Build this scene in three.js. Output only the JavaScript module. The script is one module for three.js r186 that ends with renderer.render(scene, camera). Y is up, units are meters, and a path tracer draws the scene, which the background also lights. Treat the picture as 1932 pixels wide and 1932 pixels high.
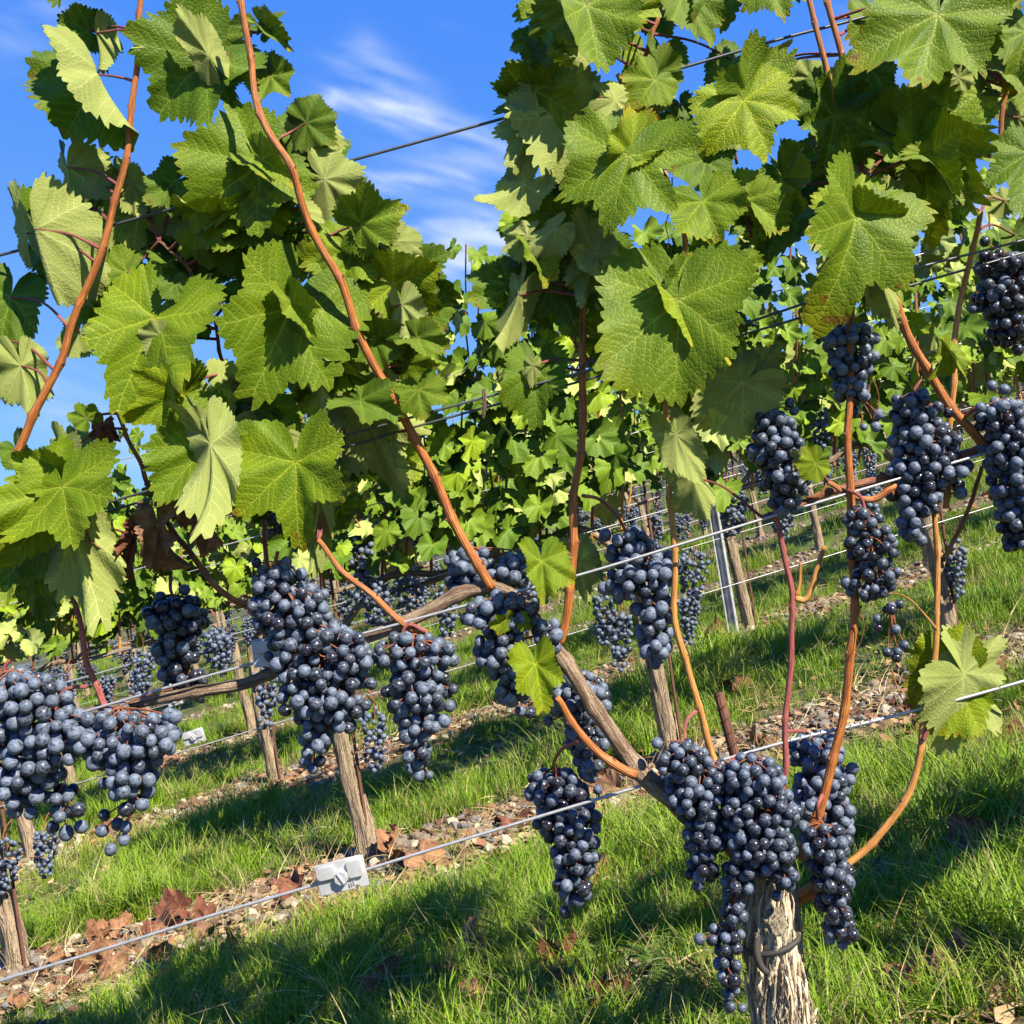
import * as THREE from 'three';
import { mergeGeometries } from 'three/addons/utils/BufferGeometryUtils.js';
import { ImprovedNoise } from 'three/addons/math/ImprovedNoise.js';

// ---------------------------------------------------------------- camera, sky, sun, exposure
const scene = new THREE.Scene();
const CAMY = 0.93, F = 1937, C0 = 966;                       // eye height; focal length and centre of a 1932-unit wide frame
const camera = new THREE.PerspectiveCamera(2 * Math.atan(C0 / F) * 180 / Math.PI, 1, 0.05, 3000);
camera.position.set(0, CAMY, 0);
camera.lookAt(0, CAMY, -10);
const renderer = new THREE.WebGLRenderer({ antialias: true });
renderer.setSize(1024, 1024);
renderer.toneMapping = THREE.LinearToneMapping;
renderer.toneMappingExposure = 2.4;
renderer.shadowMap.enabled = true;
const SUN = new THREE.Vector3(0.40, 0.77, 0.51).normalize();
const sun = new THREE.DirectionalLight(new THREE.Color(1.0, 0.91, 0.74), 5);
sun.position.copy(SUN).multiplyScalar(20);
sun.target.position.set(0, 0.5, -3);
sun.position.add(sun.target.position);
sun.castShadow = true;
Object.assign(sun.shadow.camera, { left: -9, right: 9, top: 9, bottom: -9, near: 1, far: 50 });
sun.shadow.mapSize.set(4096, 4096);
scene.add(sun, sun.target);

// ---------------------------------------------------------------- helpers
function rng(seed) { let a = seed >>> 0; return () => { a = (a + 0x6d2b79f5) | 0; let t = Math.imul(a ^ (a >>> 15), 1 | a); t = (t + Math.imul(t ^ (t >>> 7), 61 | t)) ^ t; return ((t ^ (t >>> 14)) >>> 0) / 4294967296; }; }
const perlin = new ImprovedNoise();
const N3 = (x, y, z) => perlin.noise(x, y, z);
const fbm = (x, y, z, o = 4) => { let s = 0, a = 1, t = 0; for (let i = 0; i < o; i++) { s += a * N3(x, y, z + i * 7.3); t += a; a *= 0.5; x *= 2.03; y *= 2.03; z *= 2.03; } return s / t; };
const sst = THREE.MathUtils.smoothstep, lerp = THREE.MathUtils.lerp, clamp = THREE.MathUtils.clamp;
const V = (x, y, z) => new THREE.Vector3(x, y, z);
const used = new Map();
function numbered(n) { const k = used.get(n) || 0; used.set(n, k + 1); return k ? n + '_' + String(k).padStart(3, '0') : n; }
function tag(o, label, category, group, kind) {
  o.userData.label = label; o.userData.category = category;
  if (group) o.userData.group = group; if (kind) o.userData.kind = kind;
  return o;
}
function thing(name, label, category, pos, group) {
  const o = new THREE.Group(); o.name = numbered(name); if (pos) o.position.copy(pos);
  tag(o, label, category, group); scene.add(o); return o;
}
function part(parent, name, geo, mat) { const m = new THREE.Mesh(geo, mat); m.name = name; parent.add(m); return m; }
// a pixel of the 1932-unit frame at D metres behind the plane of the first row (1.3 m away)
const ROW = 1.3;
const P = (x, y, d = 0) => V((x - C0) / F * (ROW + d), CAMY - (y - C0) / F * (ROW + d), -(ROW + d));
const mpu = (d = 0) => (ROW + d) / F;                         // metres per unit
const SLOPE = 0.281;
const rise = (z) => { const q = Math.max(0, -z - 7); return q * 0.02; };
const ground = (x, z) => SLOPE * x + rise(z) + 0.022 * N3(x * 1.7, 3.1, z * 1.7) + 0.012 * N3(x * 6, 1.3, z * 6);
const ROWS = [[3.19, 0.16], [5.0, 0.22], [6.9, 0.27], [8.8, 0.3], [10.7, 0.3], [12.6, 0.3], [14.6, 0.3], [16.8, 0.3]];   // depth at x = 0 and drift of the rows behind
const rowZ = (k, x) => -(ROWS[k][0] + ROWS[k][1] * x);
const LAND = [[330, 'behind the left-edge bunches'], [480, 'around the shaded black bunch'], [700, 'behind the dense centre-left bunch'], [880, 'behind the bunch on the short slanting cane'], [1060, 'behind the arm bend'], [1290, 'behind the blue bunch by the yellow cane'], [1480, 'around the grey metal post'], [1620, 'between the two upright canes'], [9999, 'behind the big bunches at right']];
const SOIL = [[110, 'beside the left trunk'], [560, 'left of the wire tensioner'], [800, 'around the wire tensioner'], [980, 'left of the long hanging bunch'], [1240, 'by the long hanging bunch'], [1480, 'left of the shaggy trunk'], [1700, 'right of the shaggy trunk'], [9999, 'toward the right edge']];
const whereSoil = (p) => { const u = C0 - F * p.x / p.z; return SOIL.find((l) => u < l[0])[1]; };
const where = (p) => { const u = C0 - F * p.x / p.z; return LAND.find((l) => u < l[0])[1]; };
// where the sight line of a pixel meets the ground
function onGround(px, py) {
  let lo = 0.5, hi = 60;
  for (let i = 0; i < 50; i++) { const z = (lo + hi) / 2, x = (px - C0) / F * z, y = CAMY - (py - C0) / F * z; if (y > ground(x, -z)) lo = z; else hi = z; }
  const z = (lo + hi) / 2, x = (px - C0) / F * z;
  return V(x, ground(x, -z), -z);
}

// ---------------------------------------------------------------- textures
function dataTex(w, h, fn, srgb) {
  const d = new Uint8Array(w * h * 4);
  for (let y = 0; y < h; y++) for (let x = 0; x < w; x++) {
    const c = fn((x + 0.5) / w, (y + 0.5) / h), i = (y * w + x) * 4;
    for (let k = 0; k < 3; k++) { const v = c[Math.min(k, c.length - 1)]; d[i + k] = clamp(Math.round(255 * (srgb ? (v <= 0.0031308 ? v * 12.92 : 1.055 * Math.pow(v, 1 / 2.4) - 0.055) : v)), 0, 255); }
    d[i + 3] = 255;
  }
  const t = new THREE.DataTexture(d, w, h, THREE.RGBAFormat);
  t.wrapS = t.wrapT = THREE.RepeatWrapping; t.magFilter = THREE.LinearFilter; t.minFilter = THREE.LinearMipmapLinearFilter; t.generateMipmaps = true;
  if (srgb) t.colorSpace = THREE.SRGBColorSpace;
  t.needsUpdate = true; return t;
}
const mix3 = (a, b, t) => [lerp(a[0], b[0], t), lerp(a[1], b[1], t), lerp(a[2], b[2], t)];
// noise that tiles over a torus
const tile = (u, v, f, z) => { const a = u * 2 * Math.PI, b = v * 2 * Math.PI, r = f / 6.283; return fbm(r * Math.cos(a) + 9, r * Math.sin(a) + r * Math.cos(b) * 1.3, r * Math.sin(b) + z, 4); };
function worley(x, y, seed) {
  let d1 = 9, d2 = 9; const xi = Math.floor(x), yi = Math.floor(y);
  for (let j = -1; j <= 1; j++) for (let i = -1; i <= 1; i++) {
    const cx = xi + i, cy = yi + j; let h = Math.imul(cx * 374761393 + cy * 668265263 + seed * 974711, 1274126177); h ^= h >>> 13; h = Math.imul(h, 1274126177);
    const px = cx + ((h >>> 0) % 1000) / 1000, py = cy + (((h >>> 10) >>> 0) % 1000) / 1000, d = Math.hypot(px - x, py - y);
    if (d < d1) { d2 = d1; d1 = d; } else if (d < d2) d2 = d;
  }
  return d2 - d1;
}
// sky: blue deepening upward with thin wisps of cloud
const wisps = [[640, 190, 940, 262, 22, 0.5], [690, 110, 800, 230, 45, 0.32], [640, 175, 760, 200, 50, 0.2], [690, 350, 960, 300, 30, 0.35], [700, 330, 880, 345, 34, 0.25], [780, 440, 1000, 408, 16, 0.5], [860, 470, 920, 450, 45, 0.6], [760, 520, 1000, 480, 40, 0.4], [20, 70, 90, 40, 50, 0.2], [1640, 80, 1760, 110, 60, 0.35], [1450, 520, 1560, 540, 50, 0.5], [1800, 430, 1932, 400, 60, 0.6], [100, 760, 260, 830, 60, 0.3]];
{
  const W = 3072, H = 1536, d = new Float32Array(W * H * 4);
  for (let y = 0; y < H; y++) {
    const up = ((y + 0.5) / H - 0.5) * Math.PI, e = Math.max(0, up);
    for (let x = 0; x < W; x++) {
      const az = ((x + 0.5) / W - 0.5) * 2 * Math.PI;         // column 0.5 looks along +x
      const t = 1 - Math.exp(-e * 3.7);
      let c = up < 0 ? [0.06, 0.075, 0.03] : mix3([0.135, 0.28, 0.425], [0.008, 0.082, 0.40], t);
      if (up > 0) {
        const dx = Math.cos(az) * Math.cos(up), dz = Math.sin(az) * Math.cos(up), k = 1 / (Math.sin(up) + 0.25);
        const cx = dx * k, cz = dz * k;
        const warp = fbm(cx * 1.5, cz * 1.5, 4.2) * 0.9;
        const w = fbm(cx * 2.6 + warp + cz * 1.4, cz * 6.5 + cx * 1.6 + warp, 8.7, 5);
        let cover = clamp(sst(w, 0.2, 0.8), 0, 1) * 0.4 * sst(up, 0, 0.08) * (1 - 0.5 * sst(up, 0.5, 1.1));
        if (dz < -0.5) {                                       // the wisps to the north
          const qx = C0 - F * dx / dz, qy = C0 + F * Math.sin(up) / dz, rx = qx * 0.96 + qy * 0.28, ry = qy * 0.96 - qx * 0.28, n1 = fbm(rx / 150, ry / 26, 3.1, 6), n2 = fbm(rx / 220 + 5, ry / 60, 7.7, 4);
          let a = 0;
          for (const [x0, y0, x1, y1, wd, am] of wisps) {
            const vx = x1 - x0, vy = y1 - y0, t = clamp(((qx - x0) * vx + (qy - y0) * vy) / (vx * vx + vy * vy), 0, 1), dd = Math.hypot(qx - x0 - t * vx + 60 * n2, qy - y0 - t * vy + 46 * n2) / wd;
            a += am * Math.exp(-dd * dd) * clamp(0.62 + 1.5 * n1, 0, 1.3);
          }
          cover = clamp(cover * 0.6 + a, 0, 0.9);
        }
        c = mix3(c, [0.34, 0.385, 0.435], cover);
      }
      const i = (y * W + x) * 4; d[i] = c[0]; d[i + 1] = c[1]; d[i + 2] = c[2]; d[i + 3] = 1;
    }
  }
  const t = new THREE.DataTexture(d, W, H, THREE.RGBAFormat, THREE.FloatType);
  t.mapping = THREE.EquirectangularReflectionMapping; t.magFilter = t.minFilter = THREE.LinearFilter; t.wrapS = THREE.RepeatWrapping; t.needsUpdate = true;
  scene.background = t; scene.environment = t;
}
// vine leaf: five main veins from the stalk, side veins, a net of fine veins; uv = leaf plane / 2.6
const RAD = Math.PI / 180;
const mainVeins = [[0, 0.98], [52, 0.90], [-52, 0.90], [106, 0.70], [-106, 0.70]];
const veinSegs = [];
{
  const r = rng(5);
  for (const [a, l] of mainVeins) {
    const c = Math.cos(a * RAD), s = Math.sin(a * RAD);
    veinSegs.push([0, 0, s * l, c * l, 0.0095]);
    for (let k = 1; k <= 5; k++) for (const sd of [-1, 1]) {
      const q = l * (0.16 + 0.15 * k + 0.03 * r()), b = (a + sd * (42 + 8 * r())) * RAD, m = (l - q * 0.75) * (0.55 + 0.2 * r());
      veinSegs.push([s * q, c * q, s * q + Math.sin(b) * m, c * q + Math.cos(b) * m, 0.0045]);
    }
  }
}
function veinAt(x, y) {
  let m = 0, near = 9;
  for (const [x0, y0, x1, y1, w] of veinSegs) {
    const dx = x1 - x0, dy = y1 - y0, t = clamp(((x - x0) * dx + (y - y0) * dy) / (dx * dx + dy * dy), 0, 1), d = Math.hypot(x - x0 - t * dx, y - y0 - t * dy), ww = w * (1 - 0.7 * t);
    if (d < near) near = d;
    const v = Math.exp(-((d / ww) ** 2)); if (v > m) m = v;
  }
  return [m, near];
}
const LT = 900, leafCell = new Float32Array(LT * LT), leafVein = new Float32Array(LT * LT), leafNear = new Float32Array(LT * LT);
for (let j = 0; j < LT; j++) for (let i = 0; i < LT; i++) {
  const x = ((i + 0.5) / LT - 0.5) * 2.6, y = ((j + 0.5) / LT - 0.5) * 2.6, n = j * LT + i;
  if (x * x + y * y > 1.5) { leafNear[n] = 0.1; continue; }
  const [v, d] = veinAt(x + 0.03 * N3(x * 3, y * 3, 7), y + 0.03 * N3(x * 3, y * 3, 17)); leafVein[n] = v; leafNear[n] = d;
  leafCell[n] = Math.min(1, worley(x * 21 + 0.9 * N3(x * 6, y * 6, 1), y * 21 + 0.9 * N3(x * 6, y * 6, 5), 3) * 2.6);
}
const li = (u, v) => Math.min(LT - 1, Math.floor(v * LT)) * LT + Math.min(LT - 1, Math.floor(u * LT));
const leafTopMap = (off, spots, yellow) => dataTex(LT, LT, (u, v) => {
  const n = li(u, v), x = u * 8 + off, y = v * 8 + off;
  let c = mix3([0.060, 0.125, 0.003], [0.128, 0.200, 0.008], 0.5 + 0.9 * fbm(x, y, 3.3));
  c = mix3([0.14, 0.235, 0.025], c, 0.5 + 0.5 * sst(leafCell[n], 0, 0.35));
  const r = Math.hypot(u - 0.5, v - 0.5) * 2.6;
  c = mix3(c, [0.22, 0.31, 0.025], 0.3 * (1 - sst(leafNear[n], 0.01, 0.10)));
  c = mix3(c, [0.24, 0.25, 0.014], yellow * sst(r + 0.25 * fbm(x * 0.7, y * 0.7, 9), 0.72, 1.05));
  c = mix3(c, [0.17, 0.085, 0.02], 0.85 * sst(fbm(x * 2.4, y * 2.4, 21) + 0.25 * sst(r, 0.5, 1.0) * spots, 0.50 - 0.10 * spots, 0.56 - 0.10 * spots));
  return mix3(c, [0.33, 0.40, 0.07], leafVein[n] * 0.75);
}, true);
const leafTop = leafTopMap(0, 0.35, 0.35), leafTopB = leafTopMap(40, 1, 0.8);
const leafUnder = dataTex(LT, LT, (u, v) => {
  const n = li(u, v), x = u * 10, y = v * 10;
  let c = mix3([0.25, 0.30, 0.075], [0.35, 0.39, 0.12], 0.5 + 0.8 * fbm(x, y, 5.1));
  c = mix3([0.30, 0.34, 0.12], c, sst(leafCell[n], 0, 0.3));
  return mix3(c, [0.47, 0.50, 0.20], leafVein[n] * 0.9);
}, true);
const leafBump = dataTex(LT, LT, (u, v) => {
  const n = li(u, v);
  return [clamp(0.15 + 0.45 * Math.sqrt(leafCell[n]) + 0.3 * sst(leafNear[n], 0.0, 0.09) - 0.12 * leafVein[n], 0, 1)];
}, false);
const deadMap = dataTex(512, 512, (u, v) => {
  const i = Math.floor(u * (LT - 1)) + Math.floor(v * (LT - 1)) * LT;
  let c = mix3([0.13, 0.058, 0.03], [0.27, 0.15, 0.08], 0.5 + 1.2 * fbm(u * 7, v * 7, 11));
  c = mix3(c, [0.10, 0.035, 0.02], sst(fbm(u * 18, v * 18, 2), 0.1, 0.4));
  return mix3(c, [0.40, 0.24, 0.12], leafVein[i] * 0.6);
}, true);
const LM = { side: THREE.DoubleSide };
const bump = (t, s) => ({ bumpMap: t, bumpScale: s });
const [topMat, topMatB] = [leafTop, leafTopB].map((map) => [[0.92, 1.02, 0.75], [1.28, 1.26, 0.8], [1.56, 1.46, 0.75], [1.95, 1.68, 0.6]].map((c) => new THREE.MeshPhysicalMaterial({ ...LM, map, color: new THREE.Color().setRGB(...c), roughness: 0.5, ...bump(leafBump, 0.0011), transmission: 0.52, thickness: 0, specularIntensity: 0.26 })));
const underMat = new THREE.MeshPhysicalMaterial({ ...LM, map: leafUnder, roughness: 0.85, ...bump(leafBump, -0.0010), specularIntensity: 0.25, transparent: true, opacity: 0.66 });
const farTop = [[0.52, 0.62, 0.6], [0.85, 0.88, 0.8], [1.25, 1.18, 0.75]].map((c) => new THREE.MeshPhysicalMaterial({ ...LM, map: leafTop, color: new THREE.Color().setRGB(...c), roughness: 0.6, specularIntensity: 0.35 }));
const farUnder = new THREE.MeshStandardMaterial({ ...LM, map: leafUnder, color: new THREE.Color().setRGB(0.9, 0.95, 0.8), roughness: 0.85 });
const deadMat = [[1, 1, 1], [1.3, 1.2, 1.1], [0.85, 0.55, 0.55]].map((c) => new THREE.MeshStandardMaterial({ ...LM, map: deadMap, color: new THREE.Color().setRGB(...c), roughness: 0.9, ...bump(leafBump, 0.002) }));
// grapes: dark skin under a dusty blue bloom that is rubbed off in places
const grapeTex = (seed, cover, dust = 1) => dataTex(256, 128, (u, v) => {
  const n = tile(u, v, 9, seed), m = tile(u, v, 26, seed + 3);
  const b = clamp(cover + 2.2 * n + 0.5 * m, 0, 1);
  return mix3([0.012, 0.010, 0.017], mix3([0.052, 0.067, 0.098], [0.102, 0.130, 0.182], 0.5 + 0.9 * m).map((q) => q * dust), b);
}, true);
const grapeMats = [[1, 0.95, 0.6, 1.6], [2, 0.8, 0.5, 1.3], [3, 0.55, 0.4, 1.05], [4, 0.33, 0.30, 0.95], [5, 0.12, 0.22, 0.9]].map(([s, c, r, k]) => new THREE.MeshPhysicalMaterial({ map: grapeTex(s, c, k), roughness: r, specularIntensity: 0.8 }));
// barks
const barkMap = dataTex(512, 1024, (u, v) => {
  const w = tile(u, v, 5, 2) * 0.08, s = tile(u + w, v * 0.15, 60, 4), f = tile(u * 1 + w, v * 0.5, 160, 6);
  return mix3(mix3([0.10, 0.070, 0.045], [0.50, 0.42, 0.29], clamp(0.6 + 2.2 * s, 0, 1)), [0.62, 0.55, 0.43], clamp(1.8 * f, 0, 0.8));
}, true);
const barkBump = dataTex(512, 1024, (u, v) => { const w = tile(u, v, 5, 2) * 0.08; return [clamp(0.5 + 0.9 * tile(u + w, v * 0.15, 60, 4) + 0.6 * tile(u + w, v * 0.5, 160, 6), 0, 1)]; }, false);
const barkMat = new THREE.MeshStandardMaterial({ map: barkMap, roughness: 0.95, ...bump(barkBump, 0.004) });
const barkFar = new THREE.MeshStandardMaterial({ map: barkMap, color: new THREE.Color().setRGB(0.75, 0.68, 0.62), roughness: 0.95, ...bump(barkBump, 0.004) });
const caneTex = (a, b, c, seed) => dataTex(128, 512, (u, v) => {
  const s = tile(u, v * 0.2, 30, seed), k = tile(u, v, 8, seed + 1), p = tile(u, v, 90, seed + 2);
  return mix3(mix3(a, b, clamp(0.5 + 2.4 * s + 1.3 * k, 0, 1)), c, clamp(sst(p, 0.18, 0.36) * 0.8 + sst(k + 0.6 * s, 0.22, 0.5) * 0.6, 0, 0.9));
}, true);
const caneBump = dataTex(128, 256, (u, v) => [clamp(0.5 + 1.4 * tile(u, v * 0.15, 34, 12), 0, 1)], false);
const caneMats = {
  orange: [[0.26, 0.072, 0.014], [0.48, 0.170, 0.032], [0.13, 0.040, 0.018]],
  brown: [[0.16, 0.05, 0.022], [0.30, 0.11, 0.045], [0.08, 0.03, 0.02]],
  yellow: [[0.44, 0.17, 0.035], [0.60, 0.31, 0.085], [0.22, 0.09, 0.04]],
  pink: [[0.26, 0.045, 0.055], [0.42, 0.14, 0.10], [0.16, 0.03, 0.04]],
  petiole: [[0.20, 0.035, 0.045], [0.34, 0.11, 0.07], [0.14, 0.02, 0.03]],
  rachis: [[0.38, 0.075, 0.05], [0.46, 0.19, 0.07], [0.20, 0.03, 0.02]],
};
for (const [k, v] of Object.entries(caneMats)) caneMats[k] = new THREE.MeshStandardMaterial({ map: caneTex(...v, k.length * 3.7), roughness: 0.55, ...bump(caneBump, 0.0011) });
const armMat = new THREE.MeshStandardMaterial({ map: caneTex([0.17, 0.10, 0.06], [0.42, 0.31, 0.21], [0.09, 0.05, 0.035], 40), roughness: 0.9, ...bump(barkBump, 0.003) });
const metalTex = dataTex(256, 256, (u, v) => { const n = tile(u, v, 14, 8), s = tile(u, v, 60, 9); const g = clamp(0.46 + 0.34 * n + 0.22 * s, 0.2, 0.72); return [g, g * 1.01, g * 1.03]; }, true);
const galv = new THREE.MeshStandardMaterial({ map: metalTex, metalness: 0.35, roughness: 0.5 });
const wireMat = new THREE.MeshStandardMaterial({ map: metalTex, color: new THREE.Color().setRGB(0.85, 0.85, 0.85), metalness: 0.5, roughness: 0.45 });
const wireDark = new THREE.MeshStandardMaterial({ map: metalTex, color: new THREE.Color().setRGB(0.22, 0.23, 0.25), metalness: 0.6, roughness: 0.45 });
const rustMat = new THREE.MeshStandardMaterial({ map: caneTex([0.09, 0.035, 0.022], [0.19, 0.085, 0.05], [0.05, 0.02, 0.015], 77), roughness: 0.85, ...bump(caneBump, 0.0006) });
const tieMat = new THREE.MeshStandardMaterial({ color: new THREE.Color().setRGB(0.035, 0.032, 0.03), roughness: 0.7 });

// ---------------------------------------------------------------- shape builders
// a tube along points with a radius at each; rough(a, t) in parts of the radius; uv in metres / uvLen
function tube(pts, radii, { seg = 8, per = 0.012, rough = null, uvAcross = 1, uvLen = 0.35, nodes = 0, seed = 1, caps = true } = {}) {
  const curve = new THREE.CatmullRomCurve3(pts, false, 'centripetal'), len = curve.getLength(), n = Math.max(2, Math.round(len / per));
  const pos = [], uv = [], idx = [], r = rng(seed);
  const marks = []; if (nodes) for (let d = nodes * (0.3 + 0.5 * r()); d < len; d += nodes * (0.8 + 0.4 * r())) marks.push(d / len);
  let nx = V(0, 0, 1), prev = null;
  for (let i = 0; i <= n; i++) {
    const t = i / n, p = curve.getPointAt(t), tan = curve.getTangentAt(t);
    if (!prev) { nx = Math.abs(tan.z) > 0.9 ? V(1, 0, 0) : V(0, 0, 1); }
    nx.sub(tan.clone().multiplyScalar(nx.dot(tan))).normalize(); prev = tan;
    const ny = tan.clone().cross(nx);
    if (nodes) {                                              // shoots bend a little from side to side at every node
      let k = 0; while (k < marks.length && marks[k] < t) k++;
      const a = k ? marks[k - 1] : 0, b = k < marks.length ? marks[k] : 1, s = (t - a) / (b - a + 1e-9);
      p.addScaledVector(ny, (k % 2 ? 1 : -1) * (1 - 2 * s) * 0.0016 * Math.min(1, t * 12, (1 - t) * 12));
    }
    const q = t * (radii.length - 1), k = Math.min(radii.length - 2, Math.floor(q));
    let R = radii.length > 1 ? lerp(radii[k], radii[k + 1], q - k) : radii[0];
    for (const m of marks) { const d = (t - m) * len / (R * 0.95); R *= 1 + 0.24 * Math.exp(-d * d); }
    for (let j = 0; j <= seg; j++) {
      const a = j / seg * 2 * Math.PI, f = R * (rough ? rough(j === seg ? 0 : a, t) : 1);
      const c = Math.cos(a) * f, s = Math.sin(a) * f;
      pos.push(p.x + nx.x * c + ny.x * s, p.y + nx.y * c + ny.y * s, p.z + nx.z * c + ny.z * s);
      uv.push(j / seg * uvAcross, t * len / uvLen);
    }
  }
  for (let i = 0; i < n; i++) for (let j = 0; j < seg; j++) { const a = i * (seg + 1) + j, b = a + seg + 1; idx.push(a, a + 1, b, b, a + 1, b + 1); }
  if (caps) for (const e of [0, n]) {
    const p = curve.getPointAt(e / n), c = pos.length / 3; pos.push(p.x, p.y, p.z); uv.push(0.5, e ? len / uvLen : 0);
    for (let j = 0; j < seg; j++) { const a = e * (seg + 1) + j; if (e) idx.push(a, a + 1, c); else idx.push(a + 1, a, c); }
  }
  const g = new THREE.BufferGeometry();
  g.userData.marks = marks.map((t) => [curve.getPointAt(t), curve.getTangentAt(t), lerp(radii[0], radii[radii.length - 1], t)]);
  g.setAttribute('position', new THREE.Float32BufferAttribute(pos, 3)); g.setAttribute('uv', new THREE.Float32BufferAttribute(uv, 2)); g.setIndex(idx);
  g.computeVertexNormals();
  const nm = g.attributes.normal;                             // close the seam
  for (let i = 0; i <= n; i++) { const a = i * (seg + 1), b = a + seg, v = V(nm.getX(a) + nm.getX(b), nm.getY(a) + nm.getY(b), nm.getZ(a) + nm.getZ(b)).normalize(); nm.setXYZ(a, v.x, v.y, v.z); nm.setXYZ(b, v.x, v.y, v.z); }
  return g;
}
// outline of a vine leaf in polar form: angle from the tip, radius as a share of the length
const OUT = [[0, 1.0], [10, 0.88], [20, 0.70], [28, 0.62], [38, 0.76], [52, 0.95], [62, 0.84], [74, 0.68], [84, 0.64], [95, 0.74], [107, 0.80], [122, 0.72], [140, 0.66], [156, 0.56], [168, 0.36], [176, 0.14], [180, 0.05]];
function outline(aDeg, sinus) {
  const a = Math.abs(aDeg); let i = 0; while (i < OUT.length - 2 && OUT[i + 1][0] < a) i++;
  const t = clamp((a - OUT[i][0]) / (OUT[i + 1][0] - OUT[i][0]), 0, 1), s = t * t * (3 - 2 * t), r = lerp(OUT[i][1], OUT[i + 1][1], lerp(t, s, 0.6));
  return a > 150 ? r : lerp(r, 0.82 - 0.1 * a / 150 + 0.12 * Math.cos(a * RAD), sinus);
}
// leaf blade: stalk end at 0, tip along +y, upper face +z. o: len, width, sides folded up fL (x > 0) and fR in degrees, droop, wave, sinus, teeth, rings
function leafGeo(o, seed, thick = 0.0005) {
  const r = rng(seed * 7919 + 13), T = o.teeth ?? 22, sub = o.sub ?? 3, rings = o.rings ?? [0.16, 0.34, 0.52, 0.70, 0.86, 1], n = T * 2 * sub;
  const sinus = o.sinus ?? 0.25 + 0.6 * r(), w = o.width ?? 1, L = o.len, ph = [r() * 6.28, r() * 6.28, r() * 6.28], wave = (o.wave ?? 0.10) * 1.2, um = o.umbrella ?? 0.32 * (r() - 0.35), dr = o.droop ?? 0.32 * r(), bulge = 0.05 + 0.04 * r();
  const toothA = []; for (let i = 0; i < T * 2; i++) toothA.push(0.018 + 0.062 * r() * (i % 3 === 1 ? 1.25 : 0.8));
  const ec = (r() - 0.4) * 0.7, skew = (r() - 0.5) * 0.2;
  const tear = r() < 0.3 ? 0.15 + 0.25 * r() : 0, tearAt = (r() - 0.5) * 240;
  const pt = [];
  const place = (x, y) => {
    const rho = Math.hypot(x, y), th = Math.atan2(x, y);
    let z = ec * Math.max(0, rho - 0.4) ** 2 * (1 + 0.8 * Math.sin(th * 2 + ph[2])) - um * rho * rho - dr * Math.max(0, y) ** 2 + wave * rho * rho * (Math.sin(th * 3 + ph[0]) + 0.6 * Math.sin(th * 7 + ph[1]) + 0.35 * Math.sin(th * 13 + ph[2]) * rho);
    z += bulge * rho * (1 - Math.cos(th / (52 * RAD) * 2 * Math.PI)) * 0.5 * (Math.abs(th) < 2.4 ? 1 : 0.4);
    const f = (x > 0 ? o.fL : o.fR) * RAD || 0, ax = Math.abs(x), k = 0.10;
    // bend along a small arc at the midrib, then straight
    let bx, bz, ang; const q = Math.min(1, ax / k); ang = f * q;
    if (Math.abs(f) < 1e-3) { bx = ax; bz = 0; ang = 0; }
    else { const rad = k / f, arc = f * q; bx = rad * Math.sin(arc); bz = rad * (1 - Math.cos(arc)); if (ax > k) { bx += (ax - k) * Math.cos(f); bz += (ax - k) * Math.sin(f); } }
    const nx = -Math.sin(ang), nz = Math.cos(ang);
    return [Math.sign(x) * (bx + nx * z) * L * w, y * L, (bz + nz * z) * L];
  };
  const uvs = [];
  const push = (x, y) => { pt.push(...place(x, y)); uvs.push(0.5 + x / 2.6, 0.5 + y / 2.6); };
  push(0, 0);
  for (const k of rings) for (let i = 0; i < n; i++) {
    const a = -180 + 360 * i / n + (i % sub ? 2.2 * Math.sin(i * 12.9 + seed) : 0) * (i > 4 && i < n - 4 ? 1 : 0);
    let R = outline(a, sinus) * (1 + 0.26 * N3(a / 38, seed * 1.7, 4.4) * (1 - sst(Math.abs(a), 130, 165)) + skew * Math.sin(a * RAD));
    const ti = Math.floor(i / sub), f = (i % sub) / sub, fade = 1 - sst(Math.abs(a), 150, 172);
    const saw = sub === 2 ? (f === 0 ? -1 : 1) : f === 0 ? -1 : f < 0.5 ? 0.55 : 1;
    R *= 1 + toothA[ti] * saw * fade * Math.pow(k, 6);
    if (k > 0.9 && tear > 0 && Math.abs(a - tearAt) < 7) R *= 1 - tear * (1 - Math.abs(a - tearAt) / 7);
    R *= k; push(R * Math.sin(a * RAD), R * Math.cos(a * RAD));
  }
  const idx = [], m = rings.length;
  for (let i = 0; i < n - 1; i++) idx.push(0, 2 + i, 1 + i);
  for (let k = 0; k < m - 1; k++) for (let i = 0; i < n - 1; i++) { const a = 1 + k * n + i, b = a + n; idx.push(a, a + 1, b, b, a + 1, b + 1); }
  const one = new THREE.BufferGeometry();
  one.setAttribute('position', new THREE.Float32BufferAttribute(pt, 3)); one.setAttribute('uv', new THREE.Float32BufferAttribute(uvs, 2)); one.setIndex(idx); one.computeVertexNormals();
  // make sure that the upper face looks along +z
  let s = 0; for (let i = 0; i < n; i++) s += one.attributes.normal.getZ(i);
  if (s < 0 && !(o.fL > 90 || o.fR > 90)) { idx.reverse(); one.setIndex(idx); one.computeVertexNormals(); }
  if (o.single) return one;
  const lo = one.clone(), p = lo.attributes.position, nn = lo.attributes.normal;
  for (let i = 0; i < p.count; i++) { p.setXYZ(i, p.getX(i) - nn.getX(i) * thick, p.getY(i) - nn.getY(i) * thick, p.getZ(i) - nn.getZ(i) * thick); nn.setXYZ(i, -nn.getX(i), -nn.getY(i), -nn.getZ(i)); }
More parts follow.
